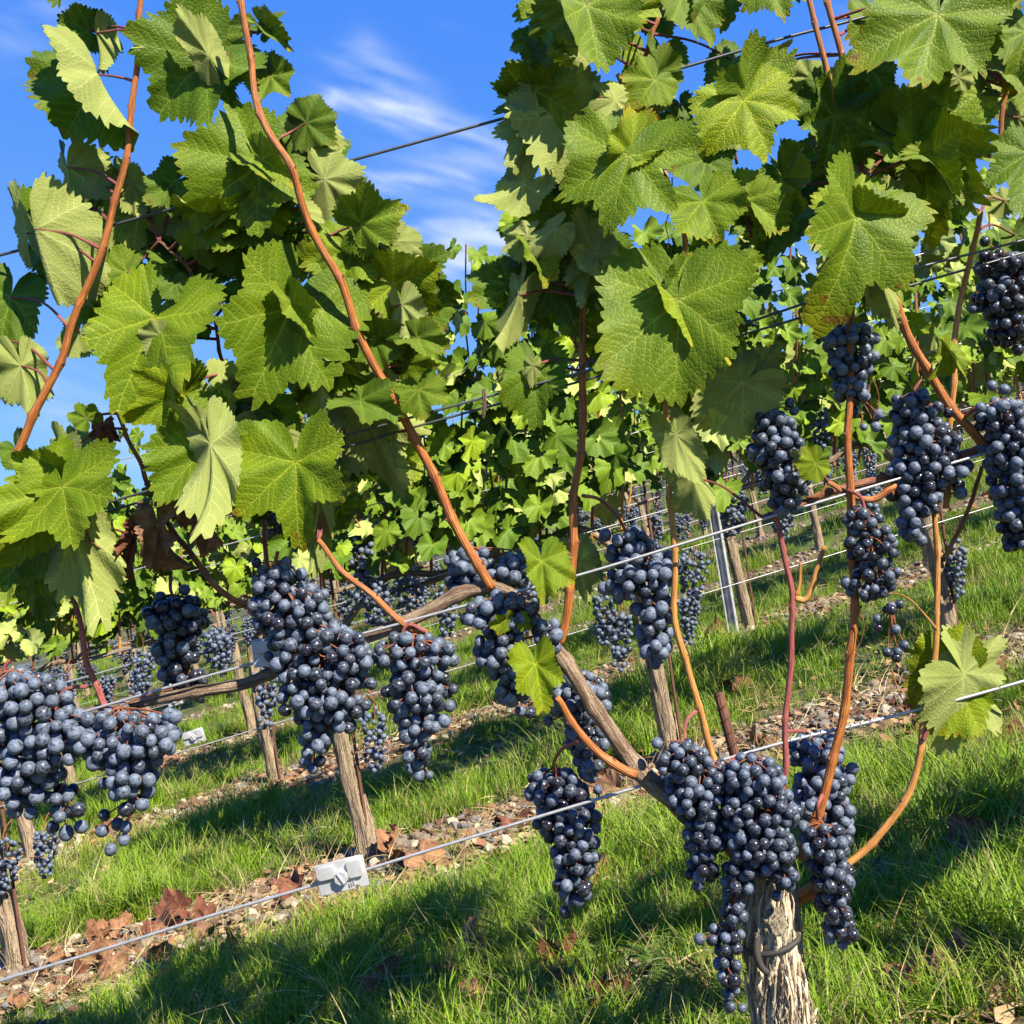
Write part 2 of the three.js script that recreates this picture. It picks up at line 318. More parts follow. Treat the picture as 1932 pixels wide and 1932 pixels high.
  lo.setIndex([...idx].reverse());
  return mergeGeometries([one, lo], true);
}
function basis(y, toward, roll) {
  const Y = y.clone().normalize(), Z = toward.clone().sub(Y.clone().multiplyScalar(toward.dot(Y))).normalize(), X = Y.clone().cross(Z);
  const m = new THREE.Matrix4().makeBasis(X, Y, Z);
  return new THREE.Quaternion().setFromRotationMatrix(m).multiply(new THREE.Quaternion().setFromAxisAngle(V(0, 1, 0), roll * RAD));
}
const grapeGeo = new THREE.SphereGeometry(1, 16, 11), grapeFar = new THREE.SphereGeometry(1, 8, 6);
// grapes packed through a chain of ellipses; returns centres and radii in metres about the top
function packGrapes(ells, top, rad, seed, loose = 1, coreCut = 2.5) {
  const r = rng(seed), out = [], A = ells.reduce((s, e) => s + e[2] * e[3], 0);
  const inside = (p) => { let m = 9; for (const e of ells) { const q = Math.hypot((p.x - e[0]) / e[2], (p.y - e[1]) / e[3], p.z / (0.82 * Math.min(e[2], e[3]) + 0.012)); if (q < m) m = q; } return m; };
  for (let k = 0; k < 9000; k++) {
    let q = r() * A, e = ells[0]; for (const f of ells) { q -= f[2] * f[3]; if (q < 0) { e = f; break; } }
    const p = V(e[0] + (2 * r() - 1) * e[2], e[1] + (2 * r() - 1) * e[3], (2 * r() - 1) * (0.82 * Math.min(e[2], e[3]) + 0.012));
    const m = inside(p); if (m > 1) continue;
    if ((1 - m) * Math.min(e[2], e[3]) > rad * coreCut) continue;
    const rr = rad * (0.82 + 0.3 * r());
    if (out.some((o) => o.p.distanceTo(p) < (o.r + rr) * 0.82 * loose)) continue;
    out.push({ p, r: rr });
  }
  return out;
}
function rachisGeo(grapes, ells, seed) {
  const gs = [], r = rng(seed + 5);
  const spine = [V(0, -0.2 * ells[0][3], 0)]; for (const e of ells) spine.push(V(e[0], e[1], 0.004 * (r() - 0.5)));
  spine.sort((a, b) => b.y - a.y);
  gs.push(tube(spine, [0.0022, 0.0012], { seg: 6, per: 0.01 }));
  for (const g of grapes) {
    let b = spine[0], bd = 9; for (let i = 0; i < spine.length - 1; i++) for (let t = 0; t <= 1; t += 0.2) { const q = spine[i].clone().lerp(spine[i + 1], t), d = q.distanceTo(g.p) + Math.max(0, g.p.y - q.y + 0.01) * 1.5; if (d < bd) { bd = d; b = q; } }
    const mid = b.clone().lerp(g.p, 0.55).add(V((r() - 0.5) * 0.006, 0.002, (r() - 0.5) * 0.006));
    gs.push(tube([b, mid, g.p.clone().lerp(b, g.r / Math.max(bd, g.r * 1.2) * 0.8)], [0.0011, 0.0009], { seg: 4, per: 0.014, caps: false }));
  }
  return mergeGeometries(gs);
}
// ells in frame units at depth d; style: weights of the five skins
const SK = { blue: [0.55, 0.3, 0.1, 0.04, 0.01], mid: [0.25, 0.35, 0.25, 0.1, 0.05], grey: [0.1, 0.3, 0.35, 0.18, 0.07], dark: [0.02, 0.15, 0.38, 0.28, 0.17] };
let bunchSeed = 100;
function bunch(label, d, ells, style, { r = 13.2, loose = 1.06, stalk = null, extra = [], group = 'grape bunches on the first row of vines' } = {}) {
  r *= 0.89;
  const m = mpu(d), top = P(ells[0][0], ells[0][1] - ells[0][3], d), seed = bunchSeed++;
  const t = thing('grape_bunch', label, 'grape bunch', top, group);
  const es = ells.map(([x, y, rx, ry]) => { const c = P(x, y, d).sub(top); return [c.x, c.y, rx * m, ry * m]; });
  const gr = packGrapes(es.map((e) => [e[0], e[1], Math.max(0.004, e[2] - r * m), Math.max(0.004, e[3] - r * m)]), top, r * m, seed, loose);
  for (const [x, y, rr, dd] of extra) gr.push({ p: P(x, y, d + (dd || 0)).sub(top), r: (rr ? rr * 0.92 : r) * m });
  const q = rng(seed), w = SK[style];
  for (const g of gr) {
    let k = 0, v = q(); while (k < 4 && (v -= w[k]) > 0) k++;
    const b = part(t, 'grape', grapeGeo, grapeMats[k]);
    b.position.copy(g.p); b.scale.set(g.r * (0.92 + 0.12 * q()), g.r * (0.98 + 0.14 * q()), g.r * (0.94 + 0.1 * q())); b.rotation.set((q() - 0.5) * 1.2, q() * 6, (q() - 0.5) * 1.2);
  }
  part(t, 'stem', rachisGeo(gr, es, seed), caneMats.rachis);
  if (stalk) part(t, 'stalk', tube(stalk.map(([x, y, dd]) => P(x, y, dd ?? d).sub(top)), [0.0026, 0.0019], { seg: 7, per: 0.006 }), caneMats.pink);
  return t;
}

// ---------------------------------------------------------------- the setting: ground, gravel, grass
const stripAt = (x, z) => {                                   // how bare the soil is: strips under the rows
  let s = 0; for (let k = 0; k < ROWS.length; k++) { const d = Math.abs(z - rowZ(k, x) - 0.12 - 0.13 * N3(x * 1.1, k * 3.1, 5.5)); s = Math.max(s, 1 - sst(d, 0.16, 0.40)); }
  const d1 = Math.abs(z + ROW); s = Math.max(s, 1 - sst(d1, 0.08, 0.22));
  const patch = Math.exp(-(((x - 0.95) / 0.32) ** 2) - (((z + 2.02) / 0.10) ** 2)) * 0.8 + Math.exp(-(((x - 0.35) / 0.5) ** 2) - (((z + 1.83) / 0.07) ** 2)) * 0.6;
  return clamp(s + patch + 0.5 * N3(x * 3.1, 8.8, z * 3.1) * (s > 0.02 ? 1 : 0.35), 0, 1);
};
{
  const nx = 420, nz = 420, pos = [], uv = [], col = [], idx = [];
  const warp = (t, near, far) => Math.sinh(t * Math.log(far / near * 2)) / Math.sinh(Math.log(far / near * 2)) * far;
  for (let j = 0; j <= nz; j++) for (let i = 0; i <= nx; i++) {
    const x = warp(2 * i / nx - 1, 3, 400), z = -1.6 - warp(2 * j / nz - 1, 3, 500);
    const far = Math.hypot(x, z) > 60 ? 1 : 0, s = stripAt(x, z), n = fbm(x * 4, 2, z * 4);
    pos.push(x, far ? SLOPE * x + rise(z) : ground(x, z), z); uv.push(x / 1.6, z / 1.6);
    const c = mix3([0.62, 0.95, 0.35], [1.15 + n * 0.4, 0.95 + n * 0.3, 0.8], sst(s + n * 0.5, 0.25, 0.75)); col.push(...c);
  }
  for (let j = 0; j < nz; j++) for (let i = 0; i < nx; i++) { const a = j * (nx + 1) + i, b = a + nx + 1; idx.push(a, a + 1, b, b, a + 1, b + 1); }
  const g = new THREE.BufferGeometry();
  g.setAttribute('position', new THREE.Float32BufferAttribute(pos, 3)); g.setAttribute('uv', new THREE.Float32BufferAttribute(uv, 2)); g.setAttribute('color', new THREE.Float32BufferAttribute(col, 3)); g.setIndex(idx); g.computeVertexNormals();
  if (g.attributes.normal.getY(1000) < 0) { idx.reverse(); g.setIndex(idx); g.computeVertexNormals(); }
  const soil = dataTex(1024, 1024, (u, v) => { const a = tile(u, v, 22, 3), b = tile(u, v, 110, 5), c = tile(u, v, 300, 1); return mix3(mix3([0.045, 0.031, 0.019], [0.14, 0.10, 0.062], clamp(0.5 + 1.1 * a + 0.7 * b, 0, 1)), [0.21, 0.17, 0.115], sst(c + 0.4 * b, 0.12, 0.4)); }, true);
  const soilBump = dataTex(512, 512, (u, v) => [clamp(0.5 + 0.7 * tile(u, v, 50, 5) + 0.5 * tile(u, v, 160, 1), 0, 1)], false);
  const m = new THREE.Mesh(g, new THREE.MeshStandardMaterial({ map: soil, vertexColors: true, roughness: 1, ...bump(soilBump, 0.02) }));
  m.name = 'ground'; m.userData.kind = 'structure'; m.userData.label = 'sloping vineyard soil with grass between the vine rows'; scene.add(m);
}
function stoneGeo(seed) {
  const g = new THREE.IcosahedronGeometry(1, 1), p = g.attributes.position;
  for (let i = 0; i < p.count; i++) { const v = V(p.getX(i), p.getY(i), p.getZ(i)), f = 1 + 0.38 * N3(v.x * 1.3 + seed * 3.3, v.y * 1.3, v.z * 1.3); p.setXYZ(i, v.x * f * 1.15, v.y * f * 0.62, v.z * f * 0.9); }
  g.computeVertexNormals(); return g;
}
const stoneMat = new THREE.MeshStandardMaterial({ map: metalTex, color: new THREE.Color().setRGB(0.95, 0.9, 0.82), roughness: 0.95 });
const inView = (x, z, m = 0.25) => Math.abs(x) < -z * 0.5 + m;
{
  const gravel = thing('gravel', 'pale gravel and small stones strewn along the bare strips under the vine rows', 'gravel'); gravel.userData.kind = 'stuff';
  const r = rng(77), lists = [[], [], []];
  const tones = [[0.50, 0.38, 0.26], [0.38, 0.32, 0.25], [0.34, 0.33, 0.32], [0.85, 0.76, 0.60], [0.33, 0.20, 0.12]];
  for (let k = 0; k < 12500; k++) {
    const row = Math.floor(Math.pow(r(), 1.2) * 4), x = (r() - 0.5) * 1.15 * ROWS[row][0], z = rowZ(row, x) + 0.12 + (r() + r() - 1) * 0.37;
    if (!inView(x, z) || r() > stripAt(x, z) * 1.1) continue;
    const big = Math.pow(r(), 3.2), s = 0.004 + 0.019 * big;
    lists[k % 3].push([x, ground(x, z) + s * 0.25, z, s, r() * 6.28, tones[Math.floor(r() * 5)]]);
  }
  for (let k = 0; k < 2500; k++) {
    const x = (r() - 0.5) * 2.6, z = -1.5 - r() * 1.3; if (r() > stripAt(x, z) * 1.2) continue;
    lists[k % 3].push([x, ground(x, z) + 0.002, z, 0.003 + 0.010 * r() * r(), r() * 6.28, tones[Math.floor(r() * 5)]]);
  }
  lists.forEach((list, n) => {
    const im = new THREE.InstancedMesh(stoneGeo(n + 1), stoneMat, list.length), m = new THREE.Matrix4(), q = new THREE.Quaternion(), c = new THREE.Color();
    list.forEach(([x, y, z, s, a, t], i) => { q.setFromEuler(new THREE.Euler(0.5 * Math.sin(a * 5), a, 0.5 * Math.cos(a * 3))); m.compose(V(x, y, z), q, V(s, s, s)); im.setMatrixAt(i, m); im.setColorAt(i, c.setRGB(...t)); });
    im.name = 'stones'; im.userData.kind = 'stuff'; gravel.add(im);
  });
}
// grass tufts: bent tapering blades
function blade(h, w, lean, az, base, segs = 4) {
  const pos = [], idx = [], dx = Math.cos(az), dz = Math.sin(az);
  for (let i = 0; i <= segs; i++) {
    const t = i / segs, y = h * (t - lean * 0.35 * t * t), o = h * lean * t * t, ww = w * (1 - Math.pow(t, 1.6)) * 0.5 + 0.00015;
    for (const s of [-1, 1]) pos.push(base[0] + dx * o - dz * ww * s, y, base[1] + dz * o + dx * ww * s);
    if (i < segs) { const a = i * 2; idx.push(a, a + 1, a + 2, a + 2, a + 1, a + 3); }
  }
  const g = new THREE.BufferGeometry(); g.setAttribute('position', new THREE.Float32BufferAttribute(pos, 3)); g.setIndex(idx); g.computeVertexNormals(); return g;
}
function tuftGeo(seed, n, h, w, spread) {
  const r = rng(seed), gs = [];
  for (let i = 0; i < n; i++) gs.push(blade(h * (0.45 + 0.75 * r()), w * (0.6 + 0.7 * r()), 0.25 + 1.1 * r() * r() + 0.1, r() * 6.28, [(r() - 0.5) * spread, (r() - 0.5) * spread], 4));
  return mergeGeometries(gs);
}
const grassMat = new THREE.MeshPhysicalMaterial({ color: 0xffffff, side: THREE.DoubleSide, roughness: 0.6, transmission: 0.4, thickness: 0, specularIntensity: 0.4 });
{
  const grass = thing('grass', 'bright green grass growing between the vine rows', 'grass'); grass.userData.kind = 'stuff';
  const geos = [tuftGeo(1, 14, 0.075, 0.0030, 0.05), tuftGeo(2, 12, 0.115, 0.0034, 0.045), tuftGeo(3, 18, 0.045, 0.0026, 0.06), tuftGeo(4, 12, 0.15, 0.0036, 0.04)];
  const lists = [[], [], [], []], r = rng(31);
  const add = (x, z, k) => {
    const s = stripAt(x, z); if (r() < s * 1.25) return;
    const lush = 0.5 + 1.3 * fbm(x * 1.7, 4.4, z * 1.7, 3), dry = fbm(x * 2.1, 11, z * 2.1, 3) + 0.35 * (r() - 0.5);
    let c = mix3([0.10, 0.22, 0.008], [0.27, 0.41, 0.022], clamp(r() * 0.7 + 0.4 * lush, 0, 1));
    if (dry > 0.22) c = mix3(c, [0.42, 0.37, 0.12], clamp((dry - 0.22) * 4, 0, 0.85));
    if (r() < 0.09) c = [0.44, 0.38, 0.16]; if (r() > 0.35 + 0.9 * lush) return;
    const v = r() < 0.25 ? 2 : r() < 0.22 + 0.5 * lush ? (r() < 0.35 ? 3 : 1) : 0;
    lists[v].push([x, ground(x, z) - 0.004, z, (0.6 + 0.5 * r()) * (0.5 + 0.75 * clamp(lush, 0, 1.1)) * k, r() * 6.28, c]);
  };
  for (let i = 0; i < 22000; i++) { const z = -1.30 - r() * 2.0, x = (r() - 0.5) * 2 * (-z * 0.5 + 0.2); add(x, z, 1); }
  for (let i = 0; i < 34000; i++) { const z = -3.2 - r() * 4.5, x = (r() - 0.5) * 2 * (-z * 0.5 + 0.2); add(x, z, 1.05); }
  for (let i = 0; i < 26000; i++) { const z = -7.6 - r() * 13, x = (r() - 0.5) * 2 * (-z * 0.5 + 0.2); add(x, z, 1.3); }
  lists.forEach((list, n) => {
    const im = new THREE.InstancedMesh(geos[n], grassMat, list.length), m = new THREE.Matrix4(), q = new THREE.Quaternion(), c = new THREE.Color();
    list.forEach(([x, y, z, s, a, t], i) => { q.setFromEuler(new THREE.Euler(0.12 * Math.sin(a * 7), a, 0.12 * Math.cos(a * 5))); m.compose(V(x, y, z), q, V(s, s, s)); im.setMatrixAt(i, m); im.setColorAt(i, c.setRGB(...t)); });
    im.name = 'blades'; im.userData.kind = 'stuff'; grass.add(im);
  });
}

// dry stalks, blades and crumbs of leaf lying about on the ground
{
  const r = rng(612), litter = thing('plant_litter', 'dry straw and leaf crumbs scattered over the soil and between the grass', 'litter'); litter.userData.kind = 'stuff';
  const straw = mergeGeometries([0, 1, 2].map((i) => { const g = blade(0.09, 0.0022, 0.9, i * 2.1, [0, 0], 4); g.rotateX(1.35); g.rotateY(i * 1.7); return g; })), crumb = new THREE.CircleGeometry(0.011, 6); crumb.deleteAttribute('uv');
  for (let i = 0; i < 7; i++) { const p = crumb.attributes.position; p.setXYZ(i, p.getX(i) * (0.6 + r()), p.getY(i) * (0.6 + r()), 0.008 * (r() - 0.5)); } crumb.rotateX(-Math.PI / 2); crumb.computeVertexNormals();
  const mat = new THREE.MeshStandardMaterial({ color: 0xffffff, side: THREE.DoubleSide, roughness: 0.9 });
  [[straw, 3400, [[0.32, 0.25, 0.11], [0.22, 0.15, 0.075], [0.42, 0.36, 0.19]]], [crumb, 6500, [[0.22, 0.10, 0.05], [0.30, 0.17, 0.09], [0.12, 0.05, 0.035], [0.36, 0.25, 0.13]]]].forEach(([g, n, tones], w) => {
    const im = new THREE.InstancedMesh(g, mat, n), m = new THREE.Matrix4(), q = new THREE.Quaternion(), c = new THREE.Color();
    for (let i = 0; i < n;) {
      const z = -1.45 - Math.pow(r(), 1.3) * 5, x = (r() - 0.5) * 2 * (-z * 0.5 + 0.15), s = stripAt(x, z); if (w && r() > 0.12 + s) continue; if (!w && r() > 0.35 + 0.6 * s) continue;
      q.setFromEuler(new THREE.Euler((r() - 0.5) * (w ? 1.4 : 0.3), r() * 6.28, (r() - 0.5) * (w ? 1.4 : 0.3))); const k = 0.6 + 0.8 * r(); m.compose(V(x, ground(x, z) + (w ? 0.006 : 0.012) + 0.02 * r() * (1 - s), z), q, V(k, k, k)); im.setMatrixAt(i, m); im.setColorAt(i, c.setRGB(...tones[Math.floor(r() * tones.length)])); i++;
    }
    im.name = w ? 'crumbs' : 'stalks'; im.userData.kind = 'stuff'; litter.add(im);
  });
}

// ---------------------------------------------------------------- the rows behind
function trunkGeo(pts, radii, seed, seg = 26, deep = 0.30) {
  return tube(pts, radii, { seg, per: 0.012, uvAcross: 1, uvLen: 0.5, rough: (a, t) => 1 + deep * (N3(Math.cos(a) * 2.2 + seed * 5, Math.sin(a) * 2.2, t * 4) + 0.8 * N3(Math.cos(a) * 6 + seed, Math.sin(a) * 6, t * 7) + 0.4 * N3(Math.cos(a) * 13 + seed, Math.sin(a) * 13, t * 12)) });
}
const farLeaf = [0, 1, 2, 3, 4, 5].map((i) => leafGeo({ len: 1, teeth: 11, sub: 2, rings: [0.58, 1], fL: [10, 38, -16, 18, 55, 5][i], fR: [14, 20, -8, 48, 12, 40][i], wave: 0.16, droop: 0.3, sinus: 0.35 + 0.12 * i, width: 0.85 }, 300 + i, 0.006));
const farLow = [0, 1, 2, 3].map((i) => leafGeo({ len: 1, teeth: 6, sub: 2, rings: [1], fL: [10, 30, -12, 40][i], fR: [14, 20, 35, 10][i], wave: 0.14, droop: 0.25, sinus: 0.6, width: 0.85 }, 320 + i, 0.006));
const rodGeo = tube([V(0, -0.1, 0), V(-0.16, 1.0, 0)], [0.005], { seg: 7, per: 0.2 });
// a vine of a row behind: foot at 0, arm along the slope, shoots with leaves above a bare fruiting zone
function makeVine(seed, rowDrift, detail, top, way) {
  const r = rng(seed), t = new THREE.Group(), y = (x) => SLOPE * x, z = (x) => -rowDrift * x;
  const hx = -0.10 - 0.03 * r(), hy = 0.62 + 0.05 * r() + y(hx);
  part(t, 'trunk', trunkGeo([V(0.012, -0.06, 0), V(0.0, 0.06, 0), V(hx * 0.45, 0.30 + 0.5 * y(hx), 0.015), V(hx, hy, 0), V(hx - 0.02, hy + 0.06, 0)], [0.036, 0.029, 0.025, 0.027, 0.016], seed), barkFar);
  const armPts = [V(hx, hy, 0)]; const dir = way ?? (r() < 0.75 ? -1 : 1);
  for (let i = 1; i <= 5; i++) { const x = hx + dir * (0.03 + i * 0.16); armPts.push(V(x, y(x) + 0.79 + 0.012 * r() + (i === 1 ? 0.03 : 0), z(x) + 0.01 * (r() - 0.5))); }
  part(t, 'arm', tube(armPts, [0.012, 0.008], { seg: 8, per: 0.03 }), armMat);
  const lx = [], n = 9;
  for (let i = 0; i < n; i++) {
    const f = (i + 0.2 + 0.6 * r()) / n, x = hx + dir * 0.86 * f - dir * 0.02, H = top * (0.90 + 0.14 * r()), lean = (r() - 0.6) * 0.22;
    const pts = [V(x, y(x) + 0.78, z(x))];
    for (let k = 1; k <= 4; k++) { const q = k / 4; pts.push(V(x + lean * q + 0.03 * (r() - 0.5), y(x) + 0.78 + (H - 0.78) * q, z(x) + 0.10 * (r() - 0.5))); }
    const kind = r() < 0.55 ? 'orange' : r() < 0.5 ? 'yellow' : 'brown';
    part(t, 'cane', tube(pts, [0.0052, 0.0038, 0.0025], { seg: 6, per: 0.05, nodes: 0.08, seed: seed + i }), caneMats[kind]);
    const curve = new THREE.CatmullRomCurve3(pts), L = curve.getLength();
    for (let d = (r() < 0.4 ? 0.03 : 0.11) + 0.08 * r(); d < L; d += detail ? 0.056 : 0.052) { const p = curve.getPointAt(d / L); lx.push([p, d / L]); if (r() < 0.5) lx.push([p, d / L]); }
  }
  const mats = [], geos = [];
  for (const [p, q] of lx) {
    const side = r() < 0.5 ? 1 : -1, toCam = r() < 0.8 ? 1 : -1, out = 0.03 + 0.10 * r();
    const c = p.clone().add(V(side * out * (0.3 + 0.9 * r()), 0.02 * (r() - 0.4), toCam * (0.02 + 0.11 * r())));
    const len = (0.050 + 0.044 * r()) * (1 - 0.35 * sst(q, 0.75, 1));
    const tip = V((r() - 0.5) * 1.5 + side * 0.25, -0.9 + 0.5 * r(), toCam * (0.15 + 0.6 * r()));
    const quat = basis(tip, V((r() - 0.5) * 1.0, 0.25, toCam), (r() - 0.5) * 70 + (r() < 0.14 ? 180 : 0));
    const g = detail ? farLeaf[Math.floor(r() * 6)] : farLow[Math.floor(r() * 4)], mt = farTop[r() < 0.45 ? 0 : r() < 0.75 ? 1 : 2];
    if (detail) { const l = part(t, 'leaf', g, [mt, farUnder]); l.position.copy(c); l.quaternion.copy(quat); l.scale.setScalar(len); }
    else { const h = g.clone(); h.applyMatrix4(new THREE.Matrix4().compose(c, quat, V(len, len, len))); geos.push(h); }
  }
  if (!detail) {
    const merged = mergeGeometries(geos.map((g) => { const h = g.clone(); h.clearGroups(); return h; }), false);
    // keep the two faces of the leaves apart
    const up = [], dn = []; let off = 0;
    for (const g of geos) { const ix = g.index.array, h = ix.length / 2; for (let i = 0; i < ix.length; i++) (i < h ? up : dn).push(ix[i] + off); off += g.attributes.position.count; }
    merged.setIndex([...up, ...dn]); merged.addGroup(0, up.length, 0); merged.addGroup(up.length, dn.length, 1);
    const fm = part(t, 'foliage', merged, [farTop[1], farUnder]); fm.userData.kind = 'stuff';
  }
  return t;
}
const VX = [[30, 690, 1265, 1800], [515, 975, 1410], [475, 1000, 1545], [], [], [], [], []];
const FEET = VX.map((l, k) => {
  const Z0 = ROWS[k][0], dr = ROWS[k][1], xs = l.map((u) => { const q = (u - C0) / F; return q * Z0 / (1 - q * dr); });
  if (!xs.length) xs.push(0.3 * Math.sin(k * 7));
  const step = k === 0 ? 0.95 : 1.02, lim = Z0 * 0.55 + (k === 0 ? 0.9 : 0.4);
  for (let x = Math.min(...xs) - step; x > -lim * (k === 0 ? 1 : 0.9); x -= step) xs.unshift(x);
  for (let x = Math.max(...xs) + step; x < lim * 1.12; x += step) xs.push(x);
  return xs;
});
const rowWord = ['second', 'third', 'fourth', 'fifth', 'sixth', 'seventh', 'eighth', 'ninth'];
const vineLabel = {
  '0,1': 'second-row grapevine with a pale flaking trunk at the left edge of the photo', '0,2': 'grapevine of the second row whose thin grey trunk stands behind the metal wire tensioner',
  '0,3': 'second-row grapevine with its trunk behind the orange cane left of the rusty stake', '0,4': 'grapevine of the second row with a dark trunk behind the yellow cane on the right',
  '1,1': 'grapevine of the third row whose slim trunk stands in grass left of the second-row bunches', '1,2': 'grapevine of the third row hidden behind the arched woody arm', '1,3': 'grapevine of the third row standing close beside the grey metal post',
};
for (let k = 0; k < 8; k++) {
  const protos = [], detail = k < 2;
  FEET[k].forEach((x, i) => {
    const n = k < 1 ? 4 : 3, tall = k === 0 ? [1.5, 1.45, 1.54, 1.80, 1.70, 1.6][i % 6] : 1.68;
    let t;
    if (k === 0) t = makeVine(1000 + i * 17, ROWS[k][1], true, tall);
    else if (protos.length < n) { t = makeVine(2000 + k * 50 + i * 13, ROWS[k][1], detail, tall); protos.push(t); }
    else t = protos[i % n].clone();
    const z = rowZ(k, x); t.position.set(x, ground(x, z), z);
    t.name = numbered('grapevine'); const own = vineLabel[k + ',' + i];
    tag(t, own || 'grapevine of the ' + rowWord[k] + ' row ' + where(t.position), 'grapevine', own ? 'grapevines in the rows behind' : 'grapevines of the ' + rowWord[k] + ' row');
    scene.add(t);
    if (k < 2 && (k === 0 || i % 2)) {                         // thin rusty training rods
      const rod = new THREE.Mesh(rodGeo, rustMat); rod.name = numbered('training_rod'); rod.position.set(x + 0.035 + 0.02 * (i % 2), ground(x, z), z + 0.025);
      const where = { '0,1': 'beside the pale trunk at the left edge', '0,2': 'beside the trunk behind the wire tensioner', '0,3': 'beside the second-row trunk behind the orange cane', '0,4': 'beside the dark trunk behind the yellow cane' }[k + ',' + i];
      tag(rod, where ? 'thin rusty steel rod ' + where : 'thin rusty steel rod beside a trunk of the ' + rowWord[k] + ' row', 'rod', 'training rods of the ' + rowWord[k] + ' row'); scene.add(rod);
    }
  });
}
// the first row goes on up the slope beyond the frame and shades the ground in it
for (const [x, s] of [[1.05, 3001]]) {
  const t = makeVine(s, 0, false, 1.45, 1); t.position.set(x, SLOPE * x, -ROW); t.name = numbered('grapevine');
  tag(t, 'grapevine of the first row just beyond the right edge of the photo', 'grapevine', 'first-row vines beyond the right edge'); scene.add(t);
}
// bunches of the rows behind: grape by grape in the second row, each a small cluster beyond
function smallBunch(seed, each) {
  const r = rng(seed), t = new THREE.Group(), w = 0.028 + 0.014 * r(), h = 0.05 + 0.03 * r();
  const ells = [[0, -h * 0.6, w, h * 0.6], [0.008 * (r() - 0.5), -h * 1.25, w * 0.75, h * 0.6], [0.01 * (r() - 0.5), -h * 1.8, w * 0.45, h * 0.45]];
  const gr = packGrapes(ells, null, 0.0078, seed, 1.06, 2.2).slice(0, 64);
  const gs = [];
  for (const g of gr) {
    const m = grapeMats[Math.floor(r() * r() * 4.5)];
    if (each) { const b = part(t, 'grape', grapeFar, m); b.position.copy(g.p); b.scale.setScalar(g.r); b.rotation.set(r() * 6, r() * 6, 0); }
    else { const q = new THREE.IcosahedronGeometry(g.r, 1); q.translate(g.p.x, g.p.y, g.p.z); gs.push(q); }
  }
  part(t, 'stem', tube([V(0, 0.05, -0.02), V(0, 0.02, 0), V(0, -h, 0)], [0.002, 0.001], { seg: 5, per: 0.02 }), caneMats.rachis);
  if (!each) { const m = part(t, 'grapes', mergeGeometries(gs), grapeMats[1 + Math.floor(r() * 2)]); m.userData.kind = 'stuff'; }
  return t;
}
{
  const near = [1, 2, 3, 4, 5].map((i) => smallBunch(500 + i, true)), far = [1, 2, 3, 4].map((i) => smallBunch(600 + i, false)), fresh = new Set([...near, ...far]), r = rng(9);
  const put = (o, x, h, k, dz, label) => {
    const t = fresh.delete(o) ? o : o.clone(), z = rowZ(k, x) + dz; t.position.set(x, SLOPE * x + rise(z) + h, z); t.rotation.y = r() * 6.28; t.scale.setScalar(0.88 + 0.35 * r()); t.name = numbered('grape_bunch');
    tag(t, label || 'small dark bunch in the ' + rowWord[k] + ' row ' + where(t.position), 'grape bunch', 'grape bunches of the ' + rowWord[k] + ' row'); scene.add(t);
  };
  const at = [];
  for (const [px, py, k, label] of [[705, 1335, 0, 'small dense second-row bunch between the two big centre-left bunches'], [705, 1090, 0, 'second-row bunch just above the short slanting cane'], [770, 1085, 0, 'second-row bunch right above the bunch on the short slanting cane'], [680, 1010, 0, 'small second-row bunch near the leaf with the sunlit lobes'], [790, 955, 0, 'lone second-row bunch seen among leaves left of the long slanting cane'], [1140, 1110, 0, 'second-row bunch left of the blue bunch by the thin yellow cane'], [1170, 1150, 0, 'pointed second-row bunch behind the blue bunch by the thin yellow cane'],
    [1308, 1035, 0, 'small neat second-row bunch right of the thin yellow cane'], [1300, 1115, 0, 'second-row bunch right behind the thin yellow cane'], [1385, 930, 0, 'second-row bunch above the grey metal post'], [1550, 770, 0, 'second-row bunch between the two upright orange canes at right'], [85, 1560, 0, 'little second-row bunch low beside the pale trunk at the left edge'], [8, 1580, 0, 'second-row bunch cut by the left edge beside the pale trunk'], [1805, 1015, 0, 'small second-row bunch beside the dark trunk at right'], [410, 1185, 0, 'second-row bunch right of the shaded black bunch'], [270, 1225, 0, 'second-row bunch left of the shaded black bunch']]) {
    let z = 3.2; for (let i = 0; i < 6; i++) z = ROWS[k][0] + ROWS[k][1] * (px - C0) / F * z - 0.05;
    const x = (px - C0) / F * z, y = CAMY - (py - C0) / F * z; at.push(x); put(near[at.length % 5], x, y - SLOPE * x, k, 0.05, label);
  }
  for (let x = -1.75; x < 2.0; x += 0.095 + 0.06 * r()) if (!at.some((q) => Math.abs(q - x) < 0.07)) put(near[Math.floor(r() * 5)], x, 0.74 + 0.13 * (r() - 0.45), 0, 0.05 + 0.06 * (r() - 0.5));
  for (let k = 1; k < 5; k++) { const l = ROWS[k][0] * 0.55; for (let x = -l; x < l * 1.15; x += (0.10 + 0.09 * r()) * (k > 2 ? 1.5 : 1)) put(far[Math.floor(r() * 4)], x, 0.75 + 0.13 * (r() - 0.4), k, 0.05 + 0.06 * (r() - 0.5)); }
}
// trellis wires of the rows behind
for (let k = 0; k < 4; k++) for (const [h, w] of [[0.50, 'low wire'], [0.80, 'fruiting wire'], [1.07, 'lower catch wire'], [1.40, 'upper catch wire']]) {
  const l = ROWS[k][0] * 0.62, pts = []; for (let i = 0; i <= 6; i++) { const x = -l + i * l / 3, z = rowZ(k, x) + 0.03; pts.push(V(x, SLOPE * x + rise(z) + h, z)); }
  const m = new THREE.Mesh(tube(pts, [0.0018], { seg: 5, per: 0.4 }), wireMat); m.name = numbered('trellis_wire');
  tag(m, 'thin grey ' + w + ' strung along the ' + rowWord[k] + ' row of vines', 'wire'); scene.add(m);
}
